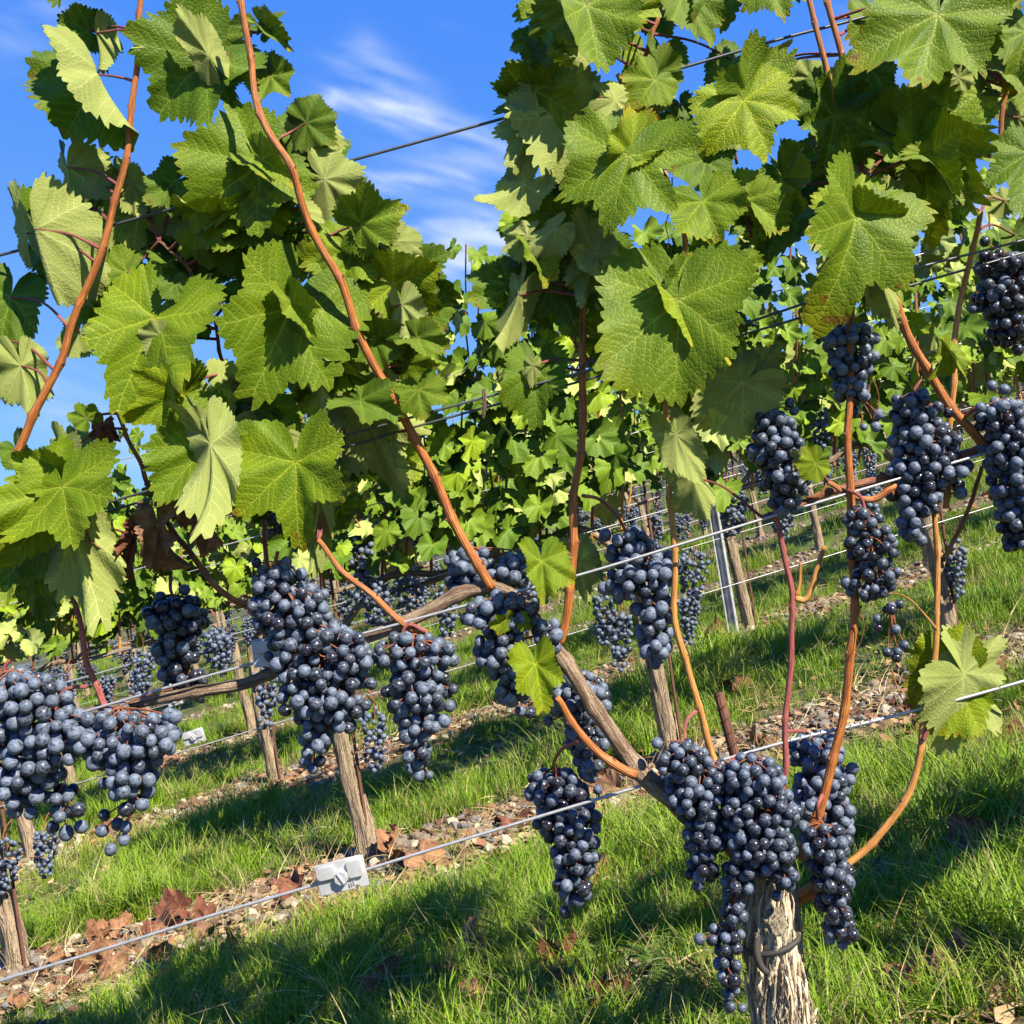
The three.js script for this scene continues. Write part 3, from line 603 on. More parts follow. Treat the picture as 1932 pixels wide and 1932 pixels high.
// galvanised posts: folded channel section
function post(px, py, h, label) {
  const b = onGround(px, py), t = thing('trellis_post', label, 'post', b, 'galvanised posts');
  const s = new THREE.Shape(); const w = 0.024, d = 0.016, q = 0.003;
  [[-w, -d], [-w + q, -d], [-w + q, d - q], [-0.006, d - q], [0, d - q - 0.006], [0.006, d - q], [w - q, d - q], [w - q, -d], [w, -d], [w, d], [0.006, d], [0, d - 0.006], [-0.006, d], [-w, d]].forEach(([x, y], i) => (i ? s.lineTo(x, y) : s.moveTo(x, y)));
  const g = new THREE.ExtrudeGeometry(s, { depth: h + 0.2, bevelEnabled: false, steps: 1 }); g.rotateX(-Math.PI / 2); g.translate(0, -0.2, 0);
  const col = part(t, 'channel', g, galv); col.rotation.z = 0.17; col.rotation.y = -0.5;
  const hooks = []; for (let y = 0.2; y < h; y += 0.15) { const e = new THREE.BoxGeometry(0.006, 0.022, 0.006); e.translate(0.026, y, -0.004); hooks.push(e); }
  const hk = part(t, 'hooks', mergeGeometries(hooks), galv); hk.rotation.copy(col.rotation);
}
post(1385, 1197, 1.75, 'leaning galvanised metal post with a bright edge beside the third-row trunk');
post(1926, 775, 1.75, 'grey metal post far up the slope at the right edge of the photo');

// ---------------------------------------------------------------- the first row: vines
const vineA = thing('grapevine', 'near grapevine with the thick shaggy trunk, arched woody arm and tall orange canes', 'grapevine', P(1475, 1990, 0));
const vineB = thing('grapevine', 'near grapevine shoot with an orange cane and folded leaves rising at the left edge', 'grapevine', P(60, 1000, 0));
const vineC = thing('grapevine', 'near grapevine with dense leaves and bent canes filling the upper right', 'grapevine', P(1900, 850, 0));
const sub = (v, pts, d = 0) => pts.map(([x, y, q]) => P(x, y, d + (q || 0)).sub(v.position));
const budGeo = new THREE.LatheGeometry([[0.02, 1.5], [0.35, 1.1], [0.7, 0.5], [0.85, 0], [0.75, -0.5], [0, -0.7]].map(([x, y]) => new THREE.Vector2(x, y)), 8);
const canes = [];                                              // [vine, points in units, depth] for the leaf stalks
function cane(v, pts, r0, r1, kind, d = 0, nodes = 0.065) {
  canes.push([v, pts, d]);
  const m = mpu(d), seed = canes.length * 31;
  r0 *= 0.78; r1 *= 0.82;
  const g = tube(sub(v, pts, d), [r0 * m, (r0 + r1) / 2 * m, r1 * m], { seg: 12, per: 0.006, nodes, seed, uvLen: 0.2, rough: (a, t) => 1 + 0.05 * N3(Math.cos(a) * 2 + seed, Math.sin(a) * 2, t * 14) + 0.05 * N3(Math.cos(a) * 5 + seed, Math.sin(a) * 5, t * 4) });
  const c = part(v, 'cane', g, caneMats[kind]);
  g.userData.marks.forEach(([p, tan, R], i) => {                // a bud sits at each node, left and right in turn
    const out = V(i % 2 ? 1 : -1, 0.25, 0.35).sub(tan.clone().multiplyScalar(tan.dot(V(i % 2 ? 1 : -1, 0.25, 0.35)))).normalize(), b = part(c, 'bud', budGeo, caneMats.brown);
    b.position.copy(p).addScaledVector(out, R * 1.1); b.quaternion.setFromUnitVectors(V(0, 1, 0), out.addScaledVector(tan, -0.7).normalize()); b.scale.setScalar(R * 0.62);
  });
  return c;
}
{ // trunk: stringy bark in long ridges, a knot, the head, shreds that peel away
  const v = vineA, pts = sub(v, [[1560, 2260], [1515, 2110], [1482, 1960], [1466, 1840], [1456, 1740], [1455, 1660], [1470, 1610]]), m = mpu(0), R = [84, 76, 66, 50, 43, 42, 26].map((u) => u * m);
  const rough = (a, t) => {
    const tw = a + 0.5 * Math.sin(t * 5), n = N3(Math.cos(tw) * 3.6, Math.sin(tw) * 3.6, t * 1.9), f = N3(Math.cos(tw) * 9, Math.sin(tw) * 9, t * 2.4), big = N3(Math.cos(a) * 1.3, Math.sin(a) * 1.3, t * 2);
    return 0.90 + 0.20 * big + 0.46 * (0.4 - Math.abs(n)) + 0.30 * (0.35 - Math.abs(f)) + 0.07 * N3(Math.cos(tw) * 26, Math.sin(tw) * 26, t * 6);
  };
  part(v, 'trunk', tube(pts, R, { seg: 150, per: 0.0035, uvAcross: 1, uvLen: 0.45, rough }), barkMat);
  const curve = new THREE.CatmullRomCurve3(pts, false, 'centripetal'), r = rng(3), gs = [];
  for (let k = 0; k < 380; k++) {                              // shreds
    const t0 = 0.05 + 0.8 * r(), L = 0.06 + 0.22 * r(), a0 = r() * 6.28, q = [], n = 6, peel = r() < 0.3 ? 0.25 + 0.6 * r() : 0.05;
    for (let i = 0; i <= n; i++) {
      const t = clamp(t0 + L * i / n, 0, 0.97), p = curve.getPointAt(t), tan = curve.getTangentAt(t), nx = V(0, 0, 1).sub(tan.clone().multiplyScalar(tan.z)).normalize(), ny = tan.clone().cross(nx);
      const qq = t * (R.length - 1), kk = Math.min(R.length - 2, Math.floor(qq)), a = a0 + 0.12 * Math.sin(i + k) + 0.3 * (i / n - 0.5), rad = lerp(R[kk], R[kk + 1], qq - kk) * (Math.max(rough(a, t), 0.93) + 0.05 + peel * Math.pow(Math.abs(i / n - 0.3), 2));
      q.push(p.clone().add(nx.multiplyScalar(Math.cos(a) * rad)).add(ny.multiplyScalar(Math.sin(a) * rad)));
    }
    const w = 0.0013 + 0.0045 * r() * r();
    gs.push(tube(q, [w * 0.4, w, w * 0.9, w * 0.3], { seg: 5, per: 0.012, uvAcross: 0.05 + 0.02 * r(), uvLen: 0.45 }));
  }
  [[1.0, 1, 1], [1.55, 1.48, 1.38], [0.6, 0.55, 0.5]].forEach((c, i) => part(v, 'bark_shreds', mergeGeometries(gs.filter((_, k) => k % 3 === i)), new THREE.MeshStandardMaterial({ map: barkMap, color: new THREE.Color().setRGB(...c), roughness: 0.95, ...bump(barkBump, 0.003) })));
  const kn = new THREE.IcosahedronGeometry(1, 4), p = kn.attributes.position;
  for (let i = 0; i < p.count; i++) { const q = V(p.getX(i), p.getY(i), p.getZ(i)), f = 1 + 0.35 * N3(q.x * 2.5, q.y * 2.5, q.z * 2.5) + 0.18 * N3(q.x * 7, q.y * 7, q.z * 7); p.setXYZ(i, q.x * f * 0.015, q.y * f * 0.018, q.z * f * 0.010); }
  kn.computeVertexNormals(); const knot = part(v, 'knot', kn, barkMat); knot.position.copy(P(1462, 1738, -0.030).sub(v.position));
  part(v, 'stub', tube(sub(v, [[1500, 1700, 0.02], [1520, 1690, 0.01], [1545, 1682, 0.0]]), [0.008, 0.0075], { seg: 10, per: 0.006 }), caneMats.orange);
  part(v, 'stub', tube(sub(v, [[1440, 1680, -0.01], [1428, 1640, -0.02], [1424, 1610, -0.02]]), [0.011, 0.004], { seg: 10, per: 0.006, uvLen: 0.4 }), barkMat);
  // the arm: from the head up to the wire, then down the slope along it
  const arm = [[1470, 1640], [1400, 1600], [1320, 1535], [1215, 1465], [1150, 1375], [1100, 1300], [1058, 1240], [1015, 1180], [975, 1128], [930, 1110], [880, 1118], [805, 1155], [720, 1190], [640, 1226], [520, 1264], [460, 1290], [380, 1306], [280, 1322], [170, 1342], [60, 1375], [-60, 1412]];
  canes.push([v, arm.slice(8), 0]);
  part(v, 'arm', tube(sub(v, arm), [26, 22, 15, 14, 13, 13, 11, 11, 10, 9, 8].map((u) => u * m), { seg: 26, per: 0.004, nodes: 0.085, seed: 5, uvAcross: 1, uvLen: 0.25, rough: (a, t) => 1 + 0.10 * N3(Math.cos(a) * 3.2, Math.sin(a) * 3.2, t * 7) + 0.10 * N3(Math.cos(a) * 8, Math.sin(a) * 8, t * 10) }), armMat);
}
// canes
cane(vineB, [[268, -40], [262, 60], [257, 127], [247, 233], [231, 327], [207, 420], [174, 520], [133, 620], [117, 671], [65, 783], [30, 860]], 6.5, 9.5, 'orange', -0.045);
cane(vineA, [[450, -40, -0.09], [458, 20, -0.09], [470, 100, -0.085], [483, 185, -0.085], [507, 248, -0.085], [547, 315, -0.08], [572, 390, -0.07], [600, 455, -0.06], [645, 540, -0.05], [684, 645, -0.04], [722, 722, -0.03], [776, 812, -0.01], [830, 925], [880, 1030], [928, 1110]], 7, 11.5, 'orange', -0.01);
cane(vineA, [[600, 1018], [644, 1074], [690, 1114], [760, 1174], [806, 1196]], 6, 9, 'orange', -0.012);
cane(vineA, [[1103, 500], [1100, 560], [1097, 620], [1099, 700], [1102, 768], [1092, 870], [1083, 945], [1079, 1080], [1070, 1160], [1056, 1215]], 7.5, 10.5, 'orange', -0.012);
cane(vineA, [[1165, 140], [1195, 205], [1234, 283], [1271, 370], [1290, 450], [1272, 640], [1256, 818], [1262, 900], [1269, 1000], [1273, 1090], [1275, 1180], [1298, 1265], [1323, 1340], [1338, 1410], [1380, 1560]], 5.5, 8.5, 'yellow', 0.01);
cane(vineA, [[1420, 720], [1448, 860], [1467, 980], [1478, 1050], [1496, 1122], [1493, 1200], [1488, 1300], [1482, 1380], [1479, 1470], [1462, 1580]], 6, 7.5, 'pink', 0.0);
cane(vineA, [[1519, -30], [1551, 97], [1580, 260], [1600, 420], [1606, 560], [1604, 700], [1601, 850], [1606, 1000], [1611, 1100], [1609, 1200], [1598, 1300], [1576, 1420], [1551, 1510], [1510, 1620]], 6.5, 11, 'orange', -0.015);
cane(vineA, [[1762, 900], [1765, 1000], [1768, 1185], [1746, 1330], [1716, 1497], [1660, 1572], [1600, 1630], [1500, 1690]], 6.5, 8.5, 'yellow', 0.005);
cane(vineC, [[1850, 400], [1837, 470], [1812, 560], [1803, 640], [1798, 720], [1790, 850], [1785, 960]], 6.5, 7.5, 'yellow', 0.02);
cane(vineC, [[1553, -30], [1586, 103], [1620, 300], [1652, 470], [1690, 565], [1724, 655], [1788, 758], [1835, 815], [1870, 860]], 7, 11, 'orange', 0.0);
cane(vineC, [[1440, 978], [1500, 955], [1560, 932], [1690, 893], [1800, 862], [1960, 815]], 8, 12, 'brown', 0.012);
cane(vineC, [[1562, 910], [1590, 926], [1640, 943], [1660, 938], [1690, 915]], 6, 9, 'orange', -0.008);
cane(vineC, [[1852, 880], [1838, 935], [1815, 985], [1785, 1050]], 4.5, 5.5, 'orange', 0.03);
cane(vineC, [[1243, 30], [1221, 97], [1205, 150], [1190, 230]], 5, 7, 'orange', 0.015);
cane(vineC, [[1900, 165], [1890, 230], [1886, 300]], 5, 6, 'orange', 0.02);
cane(vineA, [[405, 600], [420, 680], [440, 730], [467, 777], [482, 818], [500, 1000], [505, 1150], [500, 1260]], 4.5, 6, 'pink', 0.05);
cane(vineA, [[222, 780], [247, 837], [267, 877], [275, 910], [330, 1005], [353, 1034], [400, 1100], [440, 1130], [485, 1152], [520, 1240]], 5, 8.5, 'brown', 0.02);
cane(vineA, [[105, 960], [110, 1010], [119, 1090], [143, 1144], [157, 1192], [163, 1250], [178, 1288], [192, 1318], [200, 1338]], 5, 7.5, 'pink', -0.01);
cane(vineA, [[250, 1000], [232, 1060], [224, 1100], [216, 1125]], 3.5, 4.5, 'brown', 0.0);
cane(vineA, [[1050, 1315], [1092, 1378], [1125, 1418], [1152, 1440], [1200, 1462]], 8, 11, 'orange', -0.03);
cane(vineA, [[300, 455], [326, 478], [352, 500], [372, 545]], 3.5, 4.5, 'brown', 0.03);
// cut-off side shoots and tendrils
part(vineA, 'stub', tube(sub(vineA, [[1500, 1128], [1518, 1132], [1530, 1112], [1542, 1070], [1556, 1030]]), [0.0042, 0.003], { seg: 8, per: 0.004 }), caneMats.yellow);
part(vineA, 'stub', tube(sub(vineA, [[1503, 1125], [1509, 1100], [1510, 1060]]), [0.003, 0.002], { seg: 8, per: 0.004 }), caneMats.yellow);
const tendril = (v, pts, r = 0.0009, kind = 'brown', d = -0.01) => part(v, 'tendril', tube(sub(v, pts, d), [r, r * 0.6], { seg: 6, per: 0.004 }), caneMats[kind]);
tendril(vineC, [[1258, 330], [1262, 400], [1256, 425], [1262, 452], [1258, 478]]); tendril(vineC, [[1268, 335], [1270, 395], [1276, 420], [1272, 432]]);
tendril(vineA, [[1768, 1188], [1745, 1160], [1715, 1130], [1690, 1120], [1668, 1122]], 0.0016, 'yellow'); tendril(vineA, [[1622, 1150], [1630, 1180], [1622, 1215], [1612, 1228]], 0.0008, 'orange', -0.03);
tendril(vineA, [[1680, 1255], [1690, 1290], [1702, 1318], [1712, 1330]], 0.0012, 'yellow'); tendril(vineC, [[1560, 915], [1545, 935], [1520, 938]], 0.0018, 'orange', -0.02);
tendril(vineA, [[1741, 1398], [1762, 1345], [1788, 1302], [1812, 1277]], 0.0027, 'pink', 0.0);
tendril(vineA, [[692, 710], [708, 760], [712, 800], [735, 812]], 0.0009, 'brown', 0.0);
tendril(vineC, [[1646, 715], [1655, 735], [1658, 760], [1648, 790]], 0.0008, 'orange'); tendril(vineC, [[1838, 300], [1870, 296], [1905, 300]], 0.0008, 'brown');

// ---------------------------------------------------------------- the first row: leaves
// stalk end and tip in units, tip's nearness in units, roll (180 shows the underside), folds, depth, width, tone 0-3
const nearLeaves = [];
let leafSeed = 1;
function leaf(v, jx, jy, tx, ty, { dz, roll = 0, fL, fR, d = 0, w = 1, tone = 1, opt = {}, petiole = true } = {}) {
  if (Math.hypot(tx - jx, ty - jy) > 105) { tx = jx + (tx - jx) * 0.89; ty = jy + (ty - jy) * 0.89; }
  const m = mpu(d), L2 = Math.hypot(tx - jx, ty - jy), back = Math.abs(((roll % 360) + 360) % 360 - 180) < 90;
  const q = dz ?? (back ? -0.14 : 0.40) * L2, tip = V((tx - jx) * m, -(ty - jy) * m, q * m), j = P(jx, jy, d), len = tip.length(), seed = leafSeed++, rr = rng(seed * 97 + 5);
  fL = (fL ?? 8) - 14 + 40 * rr() ** 1.5; fR = (fR ?? 8) - 14 + 40 * rr() ** 1.5; roll += (rr() - 0.5) * 34; w *= 0.75 * L2 * m / len;
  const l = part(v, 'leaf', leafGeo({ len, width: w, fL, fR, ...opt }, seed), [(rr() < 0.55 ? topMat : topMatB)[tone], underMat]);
  l.position.copy(j).sub(v.position); l.quaternion.copy(basis(tip, V(0, 0, 1), roll));
  nearLeaves.push([jx, jy, (tx - jx), (ty - jy)]);
  if (petiole) {                                               // to the nearest cane of the same vine
    let best = null, bd = 190;
    for (const [cv, pts, cd] of canes) if (cv === v) for (let i = 0; i < pts.length - 1; i++) for (let t = 0; t <= 1; t += 0.25) {
      const x = lerp(pts[i][0], pts[i + 1][0], t), y = lerp(pts[i][1], pts[i + 1][1], t), e = Math.hypot(x - jx, y - jy) + Math.max(0, jy - y) * 0.0 + Math.max(0, y - jy < -60 ? -60 - (y - jy) : 0);
      if (e < bd && e > 14) { bd = e; best = P(x, y, cd); }
    }
    const end = best ?? j.clone().add(V((jx % 7 - 3) * 0.006, -0.03, -0.06)), dirY = V(0, 1, 0);
    const mid = j.clone().lerp(end, 0.45).add(dirY.multiplyScalar(0.10 * j.distanceTo(end))).add(V(0, 0, -0.012));
    const inv = l.quaternion.clone().invert(), loc = (p) => p.clone().sub(j).applyQuaternion(inv);
    part(l, 'petiole', tube([loc(j), loc(mid), loc(end)], [0.0013, 0.0016, 0.0022], { seg: 7, per: 0.006 }), seed % 3 ? caneMats.petiole : caneMats.pink);
  }
  return l;
}
const A = vineA, B = vineB, C = vineC;
const Fd = { fL: 14, fR: 14 };
// left shoot
leaf(B, 182, 140, 262, 310, { fL: 4, fR: 108, w: 1.1, tone: 0, d: -0.03, dz: 30, opt: { umbrella: 0, droop: 0.1 } });
leaf(B, 168, 58, 112, 38, { tone: 0, w: 1.2, d: 0.02 });
leaf(B, 182, 62, 196, 136, { roll: 190, fL: 45, fR: 50, w: 0.8, d: 0.0 });
leaf(B, 115, -66, 116, 22, { tone: 0, d: 0.01 }); leaf(B, 208, -55, 190, 21, { tone: 1, d: 0.0 });
leaf(B, 127, 316, 134, 420, { roll: 178, fL: 12, fR: 95, w: 1.25, d: -0.01, tone: 1 });
leaf(B, 145, 400, 82, 420, { tone: 0, w: 1.2, d: 0.05 }); leaf(B, 168, 352, 164, 432, { roll: 200, w: 0.8, d: 0.04 });
leaf(B, 66, 432, 118, 622, { roll: 178, fL: 14, fR: 100, w: 1.1, d: -0.05, opt: { droop: 0.02 } });
leaf(B, 50, 440, 20, 330, { roll: 160, w: 0.9, d: -0.02, fL: 30, fR: 10 });
leaf(B, 95, 450, 110, 560, { tone: 0, d: 0.04 }); leaf(B, 20, 560, 10, 690, { tone: 0, d: 0.02, w: 1.1 });
leaf(B, 40, 690, 62, 812, { roll: 170, w: 0.75, d: -0.02, fL: 20 }); leaf(B, -20, 640, 25, 760, { roll: 185, d: 0.01 });
leaf(B, 150, 630, 132, 678, { roll: 150, d: -0.02, w: 1.1 });
// second shoot and its neighbours
leaf(A, 392, 110, 262, 246, { tone: 0, d: -0.03, w: 1.15, dz: 40, fL: 20, fR: 10 });
leaf(A, 394, 106, 332, 8, { roll: 176, d: -0.06, w: 0.62, fL: 10, fR: 25, dz: 30 });
leaf(A, 392, 66, 470, 160, { tone: 1, w: 0.9, d: 0.01, roll: 18 }); leaf(A, 398, 130, 446, 205, { tone: 0, w: 0.8, d: 0.03 });
leaf(A, 362, -62, 346, 20, { tone: 0, d: 0.0 }); leaf(A, 405, -50, 422, 16, { tone: 0, d: 0.02 });
leaf(A, 470, 52, 437, 78, { tone: 0, w: 1.0, d: 0.01, fL: 40, fR: 30 }); leaf(A, 500, 52, 528, 22, { tone: 0, w: 1.0, d: -0.01 }); leaf(A, 503, 54, 556, 103, { tone: 1, w: 0.6, fL: 40, fR: 45, d: -0.01 });
leaf(A, 511, 143, 552, 200, { tone: 1, w: 1.25, d: -0.01, fL: 15, fR: 22 }); leaf(A, 511, 140, 505, 92, { roll: 165, w: 1.2, d: 0.0, dz: -10 });
leaf(A, 487, 312, 352, 428, { tone: 1, d: -0.04, w: 1.28, dz: 40, fL: 6, fR: 14, opt: { sinus: 0.5, wave: 0.05 } });
leaf(A, 495, 300, 560, 350, { tone: 2, d: -0.05, w: 0.9, fL: 45, fR: 20 });
leaf(A, 547, 582, 470, 800, { tone: 1, d: -0.05, w: 1.12, dz: 60, fL: 8, fR: 16, opt: { sinus: 0.3, wave: 0.05 } });
leaf(A, 552, 570, 598, 640, { tone: 2, d: -0.055, w: 0.8, fL: 40, fR: 40 });
leaf(A, 245, 345, 268, 405, { roll: 185, w: 0.9, d: 0.03 }); leaf(A, 332, 342, 284, 392, { tone: 0, w: 1.1, d: 0.02 }); leaf(A, 215, 318, 224, 360, { roll: 185, d: 0.03 });
leaf(A, 262, 398, 236, 540, { roll: 182, w: 1.1, d: 0.05 }); leaf(A, 330, 470, 395, 560, { tone: 0, w: 1.0, d: 0.06 }); leaf(A, 355, 430, 402, 490, { roll: 175, d: 0.05 });
leaf(A, 240, 515, 175, 560, { tone: 1, w: 1.3, d: 0.02 }); leaf(A, 292, 600, 214, 806, { tone: 2, w: 1.12, d: -0.03, fL: 8, fR: 14, dz: 50 });
leaf(A, 302, 634, 262, 662, { roll: 172, w: 1.2, d: -0.04 }); leaf(A, 335, 590, 400, 640, { tone: 0, d: 0.05 });
leaf(A, 585, 507, 602, 455, { tone: 2, w: 1.0, d: -0.02 }); leaf(A, 551, 345, 546, 300, { roll: 175, w: 1.0, d: -0.02 }); leaf(A, 573, 398, 527, 343, { roll: 170, w: 0.5, d: -0.02, fL: 40, fR: 40 });
leaf(A, 580, 235, 606, 320, { roll: 178, w: 1.05, d: 0.01 }); leaf(A, 578, 232, 642, 216, { tone: 0, w: 1.3, d: 0.0 }); leaf(A, 612, 338, 702, 396, { roll: 184, w: 1.2, d: 0.0 }); leaf(A, 608, 330, 662, 282, { tone: 0, w: 1.0, d: 0.03 });
leaf(A, 560, 250, 540, 330, { tone: 0, w: 1.1, d: 0.05 }); leaf(A, 590, 300, 640, 350, { roll: 175, d: 0.04 });
leaf(A, 681, 423, 762, 402, { tone: 1, w: 1.35, d: -0.03 }); leaf(A, 690, 440, 722, 492, { tone: 0, w: 1.0, d: -0.01 });
leaf(A, 696, 517, 808, 648, { roll: 180, w: 1.2, d: 0.01, dz: -20 }); leaf(A, 741, 537, 842, 588, { tone: 3, w: 1.2, d: -0.02, fL: 28, fR: 22, dz: 0 });
leaf(A, 765, 515, 850, 560, { tone: 0, w: 1.3, d: 0.04 }); leaf(A, 745, 455, 792, 500, { roll: 180, w: 1.1, d: 0.03 }); leaf(A, 790, 560, 838, 640, { tone: 0, d: 0.05, w: 1.1 });
leaf(A, 650, 480, 700, 560, { roll: 170, d: 0.04 }); leaf(A, 583, 652, 613, 772, { roll: 180, w: 0.42, d: -0.04, fL: 30, fR: 30 });
leaf(A, 715, 750, 628, 716, { roll: 180, w: 1.2, d: 0.0 }); leaf(A, 690, 788, 768, 930, { roll: 182, w: 1.05, d: 0.02 }); leaf(A, 640, 720, 606, 860, { roll: 176, w: 1.0, d: 0.03 });
leaf(A, 790, 735, 800, 795, { tone: 1, w: 1.5, d: -0.04 }); leaf(A, 690, 680, 740, 640, { roll: 185, w: 1.0, d: 0.03 }); leaf(A, 760, 690, 812, 640, { tone: 2, d: 0.03 });
leaf(A, 1012, 700, 1008, 816, { tone: 0, w: 1.05, d: -0.01, fL: 20, fR: 12 }); leaf(A, 1005, 690, 1002, 728, { roll: 176, w: 0.8, d: -0.03 });
// lower left
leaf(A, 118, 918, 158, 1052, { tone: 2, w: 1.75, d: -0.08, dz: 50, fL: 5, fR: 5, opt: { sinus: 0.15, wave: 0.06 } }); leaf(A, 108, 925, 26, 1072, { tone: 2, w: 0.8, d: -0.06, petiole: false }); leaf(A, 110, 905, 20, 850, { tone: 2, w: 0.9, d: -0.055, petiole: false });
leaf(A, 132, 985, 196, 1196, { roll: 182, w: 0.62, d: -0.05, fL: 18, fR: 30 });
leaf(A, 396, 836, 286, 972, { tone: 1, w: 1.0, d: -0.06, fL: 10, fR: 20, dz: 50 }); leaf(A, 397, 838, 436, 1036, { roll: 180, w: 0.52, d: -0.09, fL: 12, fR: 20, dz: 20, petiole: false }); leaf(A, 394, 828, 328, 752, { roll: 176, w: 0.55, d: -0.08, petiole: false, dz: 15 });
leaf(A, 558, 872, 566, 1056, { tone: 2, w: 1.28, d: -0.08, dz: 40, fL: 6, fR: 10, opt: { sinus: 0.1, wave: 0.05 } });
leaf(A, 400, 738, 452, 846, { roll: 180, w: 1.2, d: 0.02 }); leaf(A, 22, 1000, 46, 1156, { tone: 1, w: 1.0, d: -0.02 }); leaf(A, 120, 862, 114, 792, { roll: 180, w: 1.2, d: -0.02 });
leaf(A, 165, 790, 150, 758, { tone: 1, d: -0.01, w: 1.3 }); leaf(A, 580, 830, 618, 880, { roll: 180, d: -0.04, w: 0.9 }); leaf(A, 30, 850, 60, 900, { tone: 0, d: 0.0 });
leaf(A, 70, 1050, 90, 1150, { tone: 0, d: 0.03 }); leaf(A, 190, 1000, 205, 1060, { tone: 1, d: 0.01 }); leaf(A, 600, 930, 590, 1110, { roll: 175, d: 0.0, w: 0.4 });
// upper right
leaf(C, 1107, 10, 1138, 166, { tone: 1, w: 1.3, d: -0.05, dz: 40, fL: 12, fR: 10 }); leaf(C, 1090, 5, 1012, 126, { tone: 1, w: 0.9, d: -0.03 }); leaf(C, 1160, 38, 1240, 18, { tone: 3, w: 0.9, d: -0.04, fL: 30 });
leaf(C, 1080, 212, 934, 250, { roll: 180, w: 1.5, d: -0.02, dz: 5, fL: 10, fR: 8, opt: { sinus: 0.8 } });
leaf(C, 1186, 293, 1132, 470, { tone: 1, w: 1.30, d: -0.09, dz: 50, fL: 6, fR: 14, opt: { sinus: 0.2, wave: 0.06 } }); leaf(C, 1192, 290, 1266, 205, { tone: 3, w: 0.9, d: -0.08, fL: 25, fR: 30, dz: -20 });
leaf(C, 1235, 150, 1202, 206, { tone: 2, w: 1.4, d: -0.07 }); leaf(C, 1240, 140, 1292, 110, { tone: 1, w: 1.2, d: -0.04 });
leaf(C, 1050, 375, 978, 385, { tone: 0, w: 1.2, d: 0.04 }); leaf(C, 1072, 425, 982, 448, { tone: 1, w: 1.1, d: 0.0 }); leaf(C, 1080, 470, 996, 604, { tone: 0, w: 1.3, d: 0.03 });
leaf(C, 1124, 480, 1076, 386, { roll: 178, w: 0.9, d: -0.03 }); leaf(C, 1122, 486, 1086, 590, { roll: 182, w: 0.7, d: -0.02, fL: 25 });
leaf(A, 962, 540, 888, 584, { tone: 0, w: 1.3, d: 0.02 }); leaf(A, 980, 556, 944, 652, { roll: 180, w: 0.5, d: -0.03, fL: 35, fR: 20 }); leaf(A, 978, 552, 962, 512, { roll: 180, w: 0.7, d: -0.02 }); leaf(A, 1040, 530, 1010, 620, { tone: 0, d: 0.04, w: 1.2 });
leaf(A, 1280, 566, 1264, 808, { tone: 1, w: 1.08, d: -0.10, dz: 60, fL: 10, fR: 6, opt: { sinus: 0.5, wave: 0.05, umbrella: 0.05 } }); leaf(A, 1284, 566, 1388, 686, { tone: 3, w: 0.9, d: -0.09, petiole: false, fL: 20, dz: 0 }); leaf(A, 1290, 560, 1330, 470, { tone: 0, w: 1.0, d: -0.07, petiole: false });
leaf(C, 1450, -45, 1468, 62, { tone: 1, w: 1.1, d: 0.01 }); leaf(C, 1350, -20, 1300, 60, { tone: 0, w: 1.0, d: 0.03 }); leaf(C, 1290, -10, 1330, 80, { tone: 1, d: 0.02 });
leaf(C, 1403, 190, 1448, 312, { tone: 3, w: 1.45, d: -0.07, dz: 40, fL: 6, fR: 8, opt: { sinus: 0.25 } }); leaf(C, 1410, 180, 1500, 85, { tone: 1, w: 1.2, d: -0.06, dz: -10, petiole: false });
leaf(C, 1574, 218, 1556, 352, { tone: 0, w: 1.35, d: -0.02, dz: 20 }); leaf(C, 1560, 200, 1600, 115, { tone: 0, w: 1.1, d: 0.0 });
leaf(C, 1770, 28, 1700, 228, { tone: 1, w: 1.15, d: -0.10, dz: 60, fL: 12, fR: 10 }); leaf(C, 1785, 40, 1890, 110, { tone: 0, w: 1.0, d: -0.07 }); leaf(C, 1702, 8, 1684, 62, { tone: 2, w: 1.2, d: -0.06 });
leaf(C, 1720, 262, 1900, 308, { tone: 1, w: 1.12, d: -0.06, dz: 30, fL: 8, fR: 10, opt: { sinus: 0.2 } }); leaf(C, 1722, 270, 1830, 410, { tone: 2, w: 0.75, d: -0.04, petiole: false });
leaf(C, 1755, 292, 1700, 300, { tone: 3, w: 0.8, d: -0.09 }); leaf(C, 1742, 300, 1776, 466, { tone: 3, w: 0.62, d: -0.08, fL: 10, fR: 50, dz: -10 }); leaf(C, 1748, 345, 1692, 392, { roll: 180, w: 1.2, d: -0.03 });
leaf(C, 1614, 413, 1558, 618, { tone: 1, w: 1.18, d: -0.11, dz: 50, fL: 8, fR: 10, opt: { sinus: 0.15, wave: 0.05 } }); leaf(C, 1618, 408, 1598, 282, { tone: 3, w: 1.1, d: -0.10, dz: -20, petiole: false }); leaf(C, 1622, 414, 1750, 464, { tone: 3, w: 0.8, d: -0.10, dz: 0, petiole: false });
leaf(C, 1642, 470, 1722, 650, { roll: 180, w: 0.42, d: -0.09, fL: 15, fR: 30 }); leaf(C, 1640, 480, 1628, 560, { tone: 0, w: 0.7, d: -0.06 });
leaf(C, 1326, 380, 1356, 466, { tone: 2, w: 1.5, d: -0.07 }); leaf(C, 1386, 497, 1372, 562, { tone: 2, w: 1.5, d: -0.07 });
leaf(C, 1470, 405, 1432, 528, { tone: 0, w: 1.2, d: 0.05 }); leaf(C, 1330, 300, 1308, 402, { tone: 0, w: 1.1, d: 0.06 }); leaf(C, 1300, 245, 1280, 330, { tone: 0, w: 1.0, d: 0.05 }); leaf(C, 1500, 330, 1560, 420, { tone: 0, w: 1.1, d: 0.05 });
